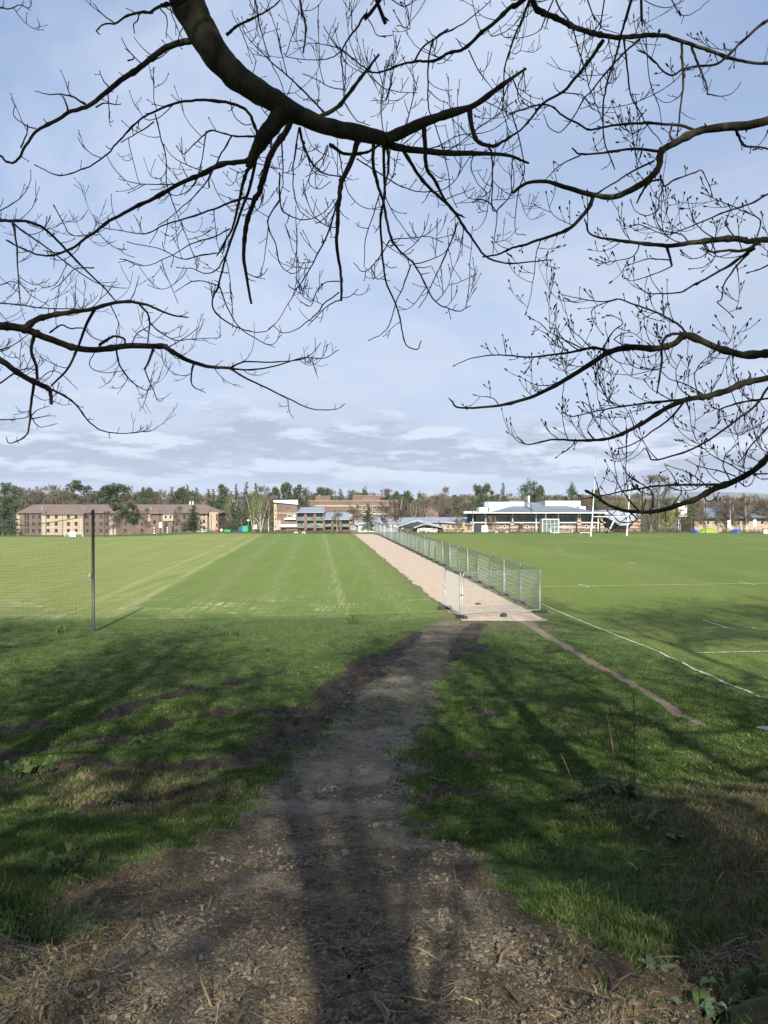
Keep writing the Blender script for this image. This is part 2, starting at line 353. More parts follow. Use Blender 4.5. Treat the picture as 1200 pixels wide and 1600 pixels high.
def ground_mat():
    m, nt, b = new_mat('ground'); N = nt.nodes.new; L = nt.links.new
    g = N('ShaderNodeNewGeometry'); P = g.outputs['Position']
    def noise(sc, det=5, rough=.6, stretch=None, dist=0.0):
        v = P
        if stretch:
            mp = N('ShaderNodeMapping'); mp.inputs['Scale'].default_value = stretch; mp.inputs['Rotation'].default_value = (0, 0, -0.0852); L(P, mp.inputs[0]); v = mp.outputs[0]
        n = N('ShaderNodeTexNoise'); n.inputs['Scale'].default_value = sc; n.inputs['Detail'].default_value = det; n.inputs['Roughness'].default_value = rough; n.inputs['Distortion'].default_value = dist
        L(v, n.inputs['Vector']); return n.outputs['Fac']
    def mth(op, a, bb=None, c=None, clamp=False):
        n = N('ShaderNodeMath'); n.operation = op; n.use_clamp = clamp
        for i, v in enumerate((a, bb, c)):
            if v is None: continue
            if isinstance(v, (int, float)): n.inputs[i].default_value = v
            else: L(v, n.inputs[i])
        return n.outputs[0]
    def rng(v, a, bb, c=0.0, d=1.0):
        n = N('ShaderNodeMapRange'); n.interpolation_type = 'SMOOTHSTEP'; L(v, n.inputs[0])
        for i, q in enumerate((a, bb, c, d)): n.inputs[i + 1].default_value = q
        return n.outputs[0]
    def ramp(v, *stops):
        r = N('ShaderNodeValToRGB'); e = r.color_ramp.elements
        while len(e) < len(stops): e.new(.5)
        for q, (p, c) in zip(e, stops): q.position = p; q.color = (*c, 1)
        L(v, r.inputs[0]); return r.outputs[0]
    def mix(f, a, bb, mode='MIX'):
        n = N('ShaderNodeMix'); n.data_type = 'RGBA'; n.blend_type = mode
        if isinstance(f, (int, float)): n.inputs[0].default_value = f
        else: L(f, n.inputs[0])
        for s, v in ((6, a), (7, bb)):
            if isinstance(v, tuple): n.inputs[s].default_value = (*v, 1)
            else: L(v, n.inputs[s])
        return n.outputs[2]
    def att(name):
        a = N('ShaderNodeAttribute'); a.attribute_name = name; s = N('ShaderNodeSeparateColor'); L(a.outputs['Color'], s.inputs[0]); return s.outputs
    A = att('mask_a'); B = att('mask_b'); C = att('mask_c')
    n_f = noise(26, 6, .65); n_m = noise(6, 6, .65); n_l = noise(.8, 5, .55); n_x = noise(90, 3, .6)
    n_lit = noise(40, 4, .7, (1.0, .35, 1))
    # rough bank turf
    turf = ramp(n_m, (.28, (.018, .028, .008)), (.46, (.046, .082, .016)), (.6, (.078, .122, .026)), (.74, (.135, .155, .05)))
    turf = mix(mth('MULTIPLY', rng(n_l, .5, .72), .5), turf, (.115, .105, .05))
    turf = mix(rng(n_f, .56, .74, 0, .6), turf, (.03, .036, .013))
    # mown pitch, stripes along the path's direction
    s = N('ShaderNodeSeparateXYZ'); L(P, s.inputs[0])
    u = mth('MULTIPLY_ADD', s.outputs[1], 0.0854, s.outputs[0])
    streak = noise(1.0, 6, .7, (2.4, .055, 1)); streak2 = noise(1.0, 6, .75, (7.0, .22, 1)); cross = noise(1.0, 5, .7, (.10, 3.2, 1))
    wide = mth('SINE', mth('MULTIPLY', u, 2 * math.pi / 29.0)); fine = mth('SINE', mth('MULTIPLY', u, 2 * math.pi / 3.4))
    leftf = rng(u, -8.6, -9.6); rightf = rng(u, 8.0, 9.0)
    lawn_left = ramp(streak, (.28, (.136, .180, .038)), (.5, (.190, .222, .055)), (.72, (.275, .285, .105)))
    lawn_mid = ramp(streak, (.3, (.096, .152, .028)), (.55, (.120, .174, .034)), (.8, (.172, .215, .06)))
    lawn_right = ramp(streak2, (.28, (.082, .132, .020)), (.52, (.118, .162, .028)), (.78, (.172, .198, .052)))
    dark_band = mth('MULTIPLY', rightf, mth('MULTIPLY', rng(u, 25.4, 26.4), .55))
    lawn = mix(leftf, lawn_mid, lawn_left)
    lawn = mix(mth('MULTIPLY', rng(mth('MULTIPLY_ADD', fine, .12, streak2), .52, .74), mth('SUBTRACT', .5, mth('MULTIPLY', rightf, .35))), lawn, (.225, .245, .11))
    seam = mth('MAXIMUM', rng(mth('ABSOLUTE', mth('ADD', u, 9.3)), .42, .05), rng(mth('ABSOLUTE', mth('ADD', u, 11.6)), .5, .05, 0, .8)); seam = mth('MAXIMUM', seam, rng(mth('ABSOLUTE', mth('ADD', u, -1.3)), .34, .05, 0, .6))
    lawn = mix(mth('MULTIPLY', mth('MULTIPLY', seam, rng(streak2, .40, .60)), .8), lawn, (.36, .36, .19))
    lawn = mix(rightf, lawn, lawn_right)
    lawn = mix(mth('MULTIPLY', rng(cross, .58, .72), mth('SUBTRACT', .42, mth('MULTIPLY', rightf, .2))), lawn, (.27, .265, .135))
    lawn = mix(dark_band, lawn, (.080, .130, .018))
    blotch = noise(.16, 6, .62, (1.0, .35, 1)); lawn = mix(rng(blotch, .44, .64, 0, .5), lawn, (.155, .178, .048)); lawn = mix(rng(noise(.5, 6, .7), .5, .72, 0, .42), lawn, (.070, .115, .02))
    lawn = mix(rng(noise(13, 5, .75), .46, .7, 0, .5), lawn, (.06, .10, .02)); lawn = mix(rng(n_f, .5, .75, 0, .35), lawn, (.055, .09, .02))
    lawn = mix(mth('MULTIPLY', rng(n_m, .50, .72), .3), lawn, (.06, .10, .022))
    lawn = mix(mth('MULTIPLY', B[1], rng(streak2, .42, .62)), lawn, (.42, .39, .25))
    col = mix(B[0], turf, lawn)
    # straw and leaf litter, bare litter, stones, mud
    litter = ramp(n_lit, (.3, (.040, .028, .016)), (.47, (.092, .067, .038)), (.60, (.150, .112, .065)), (.76, (.27, .22, .14)))
    litter = mix(rng(n_l, .35, .7, 0, .5), litter, (.065, .05, .03))
    sf = rng(mth('ADD', A[2], mth('MULTIPLY', mth('SUBTRACT', n_m, .5), 1.1)), .35, .75)
    v = N('ShaderNodeTexVoronoi'); v.inputs['Scale'].default_value = 34; v.inputs['Randomness'].default_value = 1; L(P, v.inputs['Vector'])
    v2 = N('ShaderNodeTexVoronoi'); v2.inputs['Scale'].default_value = 95; L(P, v2.inputs['Vector'])
    vs = N('ShaderNodeSeparateColor'); L(v.outputs['Color'], vs.inputs[0])
    stone = ramp(vs.outputs[0], (.0, (.065, .053, .039)), (.4, (.125, .105, .080)), (.75, (.190, .165, .130)), (1, (.28, .25, .205)))
    stone = mix(rng(v.outputs['Distance'], .26, .52), stone, (.040, .030, .020))
    stone = mix(rng(n_m, .42, .62, 0, .8), stone, ramp(v2.outputs['Distance'], (.1, (.215, .182, .138)), (.6, (.110, .090, .064))))
    stone = mix(mth('MULTIPLY', rng(n_l, .44, .60), .55), stone, (.235, .205, .155))
    stone = mix(mth('MULTIPLY', rng(noise(1.7, 5, .6), .52, .66), mth('MULTIPLY', rng(s.outputs[1], 11, 20), .85)), stone, (.085, .098, .034))
    mud = ramp(n_m, (.3, (.018, .0125, .008)), (.55, (.038, .027, .017)), (.76, (.095, .069, .044)))
    col = mix(sf, col, litter)
    gf = rng(mth('ADD', A[0], mth('MULTIPLY', mth('SUBTRACT', n_m, .5), .5)), .3, .7)
    col = mix(gf, col, stone)
    lf = rng(mth('ADD', A[1], mth('MULTIPLY', mth('SUBTRACT', n_m, .5), .7)), .3, .75)
    lf = mth('MULTIPLY', lf, mth('SUBTRACT', 1.0, mth('MULTIPLY', gf, rng(noise(1.9, 6, .65), .36, .62, .95, .12))))
    col = mix(lf, col, litter)
    mf = rng(mth('ADD', B[2], mth('MULTIPLY', mth('SUBTRACT', n_m, .5), .8)), .35, .65)
    col = mix(mf, col, mud)
    col = mix(mth('MULTIPLY', C[0], .6), col, ramp(n_f, (.3, (.08, .058, .038)), (.7, (.20, .15, .10))))
    col = mix(rng(C[1], .3, .7), col, ramp(n_f, (.3, (.13, .098, .072)), (.7, (.235, .185, .14))))
    L(col, b.inputs['Base Color'])
    rg = rng(mf, 0, 1, .95, .7); L(rg, b.inputs['Roughness']); b.inputs['Specular IOR Level'].default_value = .25
    h = mth('ADD', mth('MULTIPLY', n_f, 1.0), mth('MULTIPLY', n_x, .5))
    h = mth('ADD', h, mth('MULTIPLY', mth('MULTIPLY', gf, mth('SUBTRACT', .6, v.outputs['Distance'])), .8))
    bp = N('ShaderNodeBump'); bp.inputs['Strength'].default_value = .85; bp.inputs['Distance'].default_value = .045; L(h, bp.inputs['Height']); L(bp.outputs[0], b.inputs['Normal'])
    return m
M_GROUND = ground_mat()

def build_ground():
    ys = [-60, -40, -25, -15, -9, -6, -4, -2, -.5, .7, 1.6, 2.2]; y = 2.5
    while y < 30000:
        ys.append(y); y += min(max(.012, .0062 * y if y < 42 else .017 * y), 3000)
    ys = np.array(ys); s = np.linspace(-1, 1, 620); ext = np.cumsum(np.geomspace(.004, 9, 60))
    s = np.concatenate([-(1 + ext[::-1]), s, 1 + ext])
    w = 3.0 + .54 * np.maximum(ys, 0)
    X = s[None, :] * w[:, None]; Y = np.repeat(ys[:, None], len(s), 1)
    Xf, Yf = X.ravel(), Y.ravel(); Z, M = surf(Xf, Yf); V = np.stack([Xf, Yf, Z], 1)
    nr, nc = X.shape; Zg = Z.reshape(nr, nc)
    # smooth vertex normals over the whole sheet, kept when the sheet is split into named pieces
    dXs, dXt = np.gradient(X, axis=1), np.gradient(X, axis=0); dYs, dYt = np.gradient(Y, axis=1), np.gradient(Y, axis=0); dZs, dZt = np.gradient(Zg, axis=1), np.gradient(Zg, axis=0)
    Nn = np.cross(np.stack([dXs, dYs, dZs], -1).reshape(-1, 3), np.stack([dXt, dYt, dZt], -1).reshape(-1, 3)); Nn /= np.linalg.norm(Nn, axis=1, keepdims=True)
    i = np.arange(nr - 1)[:, None] * nc + np.arange(nc - 1)[None, :]
    Q = np.stack([i, i + 1, i + nc + 1, i + nc], -1).reshape(-1, 4)
    q = lambda a: a[Q].mean(1)
    cls = np.zeros(len(Q), int)
    cls[q(M['lawn']) > .5] = 1
    cls[(q(M['mud']) > .5)] = 3
    cls[(q(M['grav']) > .5) & (cls != 3)] = 2
    cls[q(M['trail']) > .5] = 4
    cols_a = np.stack([M['grav'], M['lit'], M['straw'], np.ones_like(Z)], 1); cols_b = np.stack([M['lawn'], M['dry'], M['mud'], np.ones_like(Z)], 1); cols_c = np.stack([M['verge'], M['trail'], 0 * Z, np.ones_like(Z)], 1)
    for k, nm in enumerate(['ground', 'playing_field', 'stony_track', 'muddy_ruts', 'dirt_trail']):
        F = Q[cls == k]; used, inv = np.unique(F.ravel(), return_inverse=True)
        me = mesh_np(nm, V[used], [inv.reshape(-1, 4)], M_GROUND, True)
        for an, arr in (('mask_a', cols_a), ('mask_b', cols_b), ('mask_c', cols_c)):
            a = me.color_attributes.new(an, 'FLOAT_COLOR', 'POINT'); a.data.foreach_set('color', arr[used].astype(np.float32).ravel())
        me.normals_split_custom_set_from_vertices([tuple(n) for n in Nn[used]])
        o = ob(nm, me); o['kind'] = 'structure'
build_ground()

# the pale path: a sheet a little above the turf, with a ragged left edge
def strip(name, m, Ys, left, right, lift, ncol=5, kind='structure'):
    V = []; F = []
    for y, a, c in zip(Ys, left, right):
        for t in np.linspace(0, 1, ncol): V.append((a + (c - a) * t, y))
    V = np.array(V); z, _ = surf(V[:, 0], V[:, 1]); V = np.column_stack([V, z + lift])
    for r in range(len(Ys) - 1):
        for c in range(ncol - 1): F.append((r * ncol + c, r * ncol + c + 1, (r + 1) * ncol + c + 1, (r + 1) * ncol + c))
    o = ob(name, mesh_np(name, V, [np.array(F)], m, True)); o['kind'] = kind; return o
M_PATH = mat('path_chips', (.425, .345, .265), (.345, .274, .208), rough=.95, scale=2.2, bump=.8, bscale=45, detail=12, lo=.36, hi=.66)
Ys = np.concatenate([np.arange(34.0, 60, .25), np.arange(60, 140, .8)]); jit = (fbm(Ys * 1.3, Ys * 0, 71, 4) - .5) * .55
strip('pale_path', M_PATH, Ys, 6.25 + UD * Ys + jit, 10.05 + UD * Ys - .35 * jit, .012, 7)
M_LINE = mat('line_paint', (.50, .52, .44), (.17, .22, .09), rough=.9, scale=9, lo=.44, hi=.60)
M_LINE2 = mat('faded_line_paint', (.34, .36, .22), (.14, .19, .06), rough=.9, scale=3, lo=.42, hi=.58)
def pline(a, c, hw, name, m):
    a = p2g(*a); c = p2g(*c); n = max(2, int(np.hypot(*(c - a)) / .6)); t = np.linspace(0, 1, n)[:, None]; P = a + (c - a) * t
    d = (c - a) / np.hypot(*(c - a)); nn = np.array([-d[1], d[0]]) * hw
    LR = np.concatenate([P - nn, P + nn]); z, _ = surf(LR[:, 0], LR[:, 1]); return np.column_stack([LR, z + .016]), n
def lines(name, items, m):
    Vs = []; Fs = []; k = 0
    for a, c, hw in items:
        V, n = pline(a, c, hw, name, m); i = np.arange(n - 1)
        Fs.append(np.stack([k + i, k + i + 1, k + n + i + 1, k + n + i], 1)[:, ::-1]); Vs.append(V); k += len(V)
    o = ob(name, mesh_np(name, np.concatenate(Vs), [np.concatenate(Fs)], m)); o['kind'] = 'structure'
lines('pitch_markings', [((846, 944), (1010, 1011), .042), ((1010, 1011), (1188, 1089), .038), ((846, 917), (1240, 911), .06), ((904, 913), (921, 918), .06), ((980, 879), (995, 881.4), .07), ((1154, 909), (1181, 914), .06),
                         ((869, 859), (880, 861), .08), ((1097, 969), (1138, 982), .05), ((1100, 982), (1183, 981.5), .035), ((1085, 1020.5), (1260, 1017), .05)], M_LINE)
lines('faded_pitch_markings', [((730, 869.5), (930, 867.5), .08), ((930, 868), (1240, 865), .05), ((740, 848), (1240, 846), .1), ((200, 968), (690, 956), .045), ((215, 929), (400, 925), .05)], M_LINE2)
# puddle at the right edge
M_WATER = mat('puddle_water', (.05, .045, .04), rough=.04, spec=.6)
def puddle():
    c = p2g(1196, 1142); V = []; n = 28
    for k in range(n):
        a = 2 * math.pi * k / n; r = 1 + .25 * math.sin(3 * a + 1) + .12 * math.sin(5 * a)
        V.append((c[0] + .12 + .26 * r * math.cos(a), c[1] + .18 * r * math.sin(a)))
    V = np.array(V); z = surf(V[:, 0], V[:, 1])[0].max() + .01
    o = ob('puddle', mesh_np('puddle', np.column_stack([V, np.full(n, z)]), [np.arange(n)[None, :]], M_WATER)); o['kind'] = 'structure'
puddle()
# far hills
def hills():
    M_H = mat('hill_moor', (.05, .06, .035), (.08, .085, .05), scale=.003, rough=1)
    xs = np.linspace(-9000, 9000, 240); V = []; F = []
    rows = [(5200, 0), (6200, .55), (7200, 1.0), (8600, .8), (9500, .2)]
    for y, k in rows:
        h = 20 + 45 * sstep(.35, .75, fbm(xs / 2200 + 4.2, xs * 0 + 1, 5, 4)) + 75 * np.exp(-((xs - 2900) / 900) ** 2) + 40 * np.exp(-((xs - 1600) / 700) ** 2) + 30 * np.exp(-((xs - 700) / 500) ** 2)
        V += [(x, y, -25 + hh * k + 10) for x, hh in zip(xs, h)]
    n = len(xs)
    for r in range(len(rows) - 1):
        for i in range(n - 1): F.append((r * n + i, r * n + i + 1, (r + 1) * n + i + 1, (r + 1) * n + i))
    o = ob('hills', mesh_np('hills', np.array(V), [np.array(F)], M_H, True)); o['kind'] = 'structure'
hills()

# ================================================================== GRASS, LITTER, STONES (uncountable)
M_GRASS = leaf_mat('grass_blade', (.026, .056, .010), (.092, .155, .030), scale=.7, tl=.3)
M_STRAW = leaf_mat('dry_straw', (.075, .056, .030), (.27, .215, .125), scale=1.5, tl=.1)
M_DEAD = leaf_mat('dead_leaf', (.05, .034, .02), (.20, .15, .10), scale=2, tl=.05)
M_STONE = leaf_mat('stone', (.068, .054, .038), (.205, .175, .132), scale=3, tl=0, rough=.8)
def scatter(n, y0, y1, side=.62, p=1.0):
    t = RNG.random(n); Y = y0 * (y1 / y0) ** (t ** p); X = (RNG.random(n) * 2 - 1) * (Y * side * .86 + .5); return X, Y
def grass():
    Xs, Ys_ = [], []
    for n, y0, y1 in ((210000, 3.0, 9), (420000, 8, 18), (460000, 16, 43)):
        x, y = scatter(n, y0, y1); Xs.append(x); Ys_.append(y)
    X = np.concatenate(Xs); Y = np.concatenate(Ys_)
    Z, M = surf(X, Y)
    cl = fbm(X * 1.1, Y * 1.1, 61, 4); cl2 = fbm(X * 5, Y * 5, 67, 3)
    p = (1 - M['grav']) * (1 - .96 * M['lit']) * (1 - .97 * M['mud']) * (1 - .45 * M['straw']) * (1 - M['trail']) * (1 - .72 * M['lawn']) * (1 - M['verge'] * .8)
    p = p * (.25 + .75 * sstep(.32, .52, cl * .55 + cl2 * .45)) + .16 * M['grav'] * sstep(12, 22, Y) * sstep(.42, .62, cl2)
    k = RNG.random(len(X)) < p; X, Y, Z, cl, cl2 = X[k], Y[k], Z[k], cl[k], cl2[k]; M = {a: v[k] for a, v in M.items()}; n = len(X)
    tall = sstep(.5, .75, cl) * sstep(.4, .7, cl2); h = (.022 + .035 * RNG.random(n) + .075 * tall * RNG.random(n)) * np.clip(1.35 - Y / 40, .6, 1.3) * np.where(Y > 20, .75, 1)
    h *= np.where(M['straw'] > .3, 1.25, 1)
    w = (.0022 + .0016 * RNG.random(n)) * np.clip(Y / 6.0, .9, 4.0)
    a = RNG.random(n) * 2 * math.pi; bend = (.25 + .9 * RNG.random(n)) * h; ba = RNG.random(n) * 2 * math.pi
    B = np.stack([X, Y, Z - .004], 1); dw = np.stack([np.cos(a), np.sin(a), 0 * a], 1) * w[:, None]; db = np.stack([np.cos(ba), np.sin(ba), 0 * a], 1) * bend[:, None]; up = np.stack([0 * a, 0 * a, h], 1)
    V = np.stack([B - dw, B + dw, B + db * .35 + up * .6 + dw * .8, B + db * .35 + up * .6 - dw * .8, B + db + up], 1).reshape(-1, 3)
    b = np.arange(n) * 5
    dryp = .07 + .45 * M['straw'] + .22 * sstep(2.0, 4.0, X) * sstep(13, 9, Y) + .10 * M['verge'] + .12 * sstep(.5, .7, fbm(X * .5, Y * .5, 83, 3)); dry = RNG.random(n) < dryp
    mi = np.concatenate([dry, dry]).astype(int)
    o = ob('grass', mesh_np('grass', V, [np.stack([b, b + 1, b + 2, b + 3], 1), np.stack([b + 3, b + 2, b + 4], 1)], [M_GRASS, M_STRAW], False, mi))
    tag(o, 'rough green and dry grass blades covering the bank beside the track', 'grass', kind='stuff')
grass()
def litter():
    X, Y = scatter(230000, 2.6, 17); Z, M = surf(X, Y)
    cl = fbm(X * 1.6, Y * 1.6, 91, 4)
    p = .75 * M['lit'] * (.25 + .75 * sstep(.35, .6, cl)) * (1 - .65 * M['grav']) + .55 * M['straw'] + .16 * M['grav'] * sstep(9, 5, Y) + .05 * (1 - M['grav']) + .25 * M['mud']; p = np.minimum(p, 1) * np.clip(1.2 - Y / 16, .15, 1)
    k = RNG.random(len(X)) < p * .8; X, Y, Z = X[k], Y[k], Z[k]; n = len(X)
    ln = np.where(RNG.random(n) < .08, .05 + .15 * RNG.random(n), .010 + .035 * RNG.random(n) ** 2); w = np.where(RNG.random(n) < .16, .002 + .006 * RNG.random(n), .0007 + .0014 * RNG.random(n)); w = np.minimum(w, ln * .4)
    a = RNG.random(n) * 2 * math.pi; d = np.stack([np.cos(a), np.sin(a), .35 * (RNG.random(n) - .35)], 1) * ln[:, None]; s = np.stack([-np.sin(a), np.cos(a), .5 * (RNG.random(n) - .5)], 1) * w[:, None]
    B = np.stack([X, Y, Z + .004 + .012 * RNG.random(n)], 1); mid = B + d * .5 + np.stack([RNG.normal(0, .12, n) * ln, RNG.normal(0, .12, n) * ln, .1 * ln], 1); E = B + d; E[:, 2] = np.maximum(E[:, 2], surf(E[:, 0], E[:, 1])[0] + .003)
    V = np.stack([B - s, B + s, mid + s, mid - s, E + s * .5, E - s * .5], 1).reshape(-1, 3); b = np.arange(n) * 6
    mi = (RNG.random(n) < .55).astype(int)
    o = ob('leaf_litter', mesh_np('leaf_litter', V, [np.stack([b, b + 1, b + 2, b + 3], 1), np.stack([b + 3, b + 2, b + 4, b + 5], 1)], [M_STRAW, M_DEAD], False, np.concatenate([mi, mi])))
    tag(o, 'scattered dead stems, chips and leaf litter lying on the bank and track', 'leaf litter', kind='stuff')
litter()
def stones():
    import bmesh
    bm = bmesh.new(); bmesh.ops.create_icosphere(bm, subdivisions=1, radius=1); bv = np.array([v.co for v in bm.verts]); bf = np.array([[v.index for v in f.verts] for f in bm.faces]); bm.free()
    X, Y = scatter(170000, 2.6, 30); Z, M = surf(X, Y); cl = fbm(X * 1.2, Y * 1.2, 101, 3)
    p = M['grav'] * (.10 + .90 * sstep(.44, .66, cl)) * (1 - .35 * M['lit'] * (X < .3)) + .05 * M['lit']; k = RNG.random(len(X)) < p * .7; X, Y, Z = X[k], Y[k], Z[k]; n = len(X)
    r = .0045 + .017 * RNG.random(n) ** 2.6 + np.where(RNG.random(n) < .012, .018, 0); r *= np.clip(Y / 7, .8, 1.6)
    sc = np.stack([r * (1 + .6 * RNG.random(n)), r * (.7 + .5 * RNG.random(n)), r * (.28 + .3 * RNG.random(n))], 1)
    a = RNG.random(n) * 6.283; c, s = np.cos(a), np.sin(a)
    pv = bv[None] * (1 + .28 * (RNG.random((n, len(bv), 1)) - .5)) * sc[:, None, :]
    x = pv[..., 0] * c[:, None] - pv[..., 1] * s[:, None]; y = pv[..., 0] * s[:, None] + pv[..., 1] * c[:, None]
    tx, ty = RNG.normal(0, .22, n), RNG.normal(0, .22, n); z = pv[..., 2] + x * tx[:, None] + y * ty[:, None]
    V = np.stack([x + X[:, None], y + Y[:, None], z + (Z + .1 * r)[:, None]], -1).reshape(-1, 3); F = (bf[None] + (np.arange(n) * len(bv))[:, None, None]).reshape(-1, 3)
    o = ob('gravel', mesh_np('gravel', V, [F], M_STONE)); tag(o, 'flat grey stones and gravel pressed into the track', 'gravel', kind='stuff')
stones()
# ================================================================== BARE TREES OVERHANGING THE VIEW
M_BARK = mat('bark', (.014, .012, .009), (.052, .050, .028), rough=.95, scale=9, bump=.9, bscale=38, stretch=(1, 1, .4))
M_TWIG = mat('twig_bark', (.018, .014, .012), (.036, .028, .022), rough=.85, scale=14)
M_MOSS = mat('mossy_bark', (.055, .043, .028), (.085, .090, .030), rough=1, scale=5, bump=1, bscale=30, lo=.4, hi=.6)
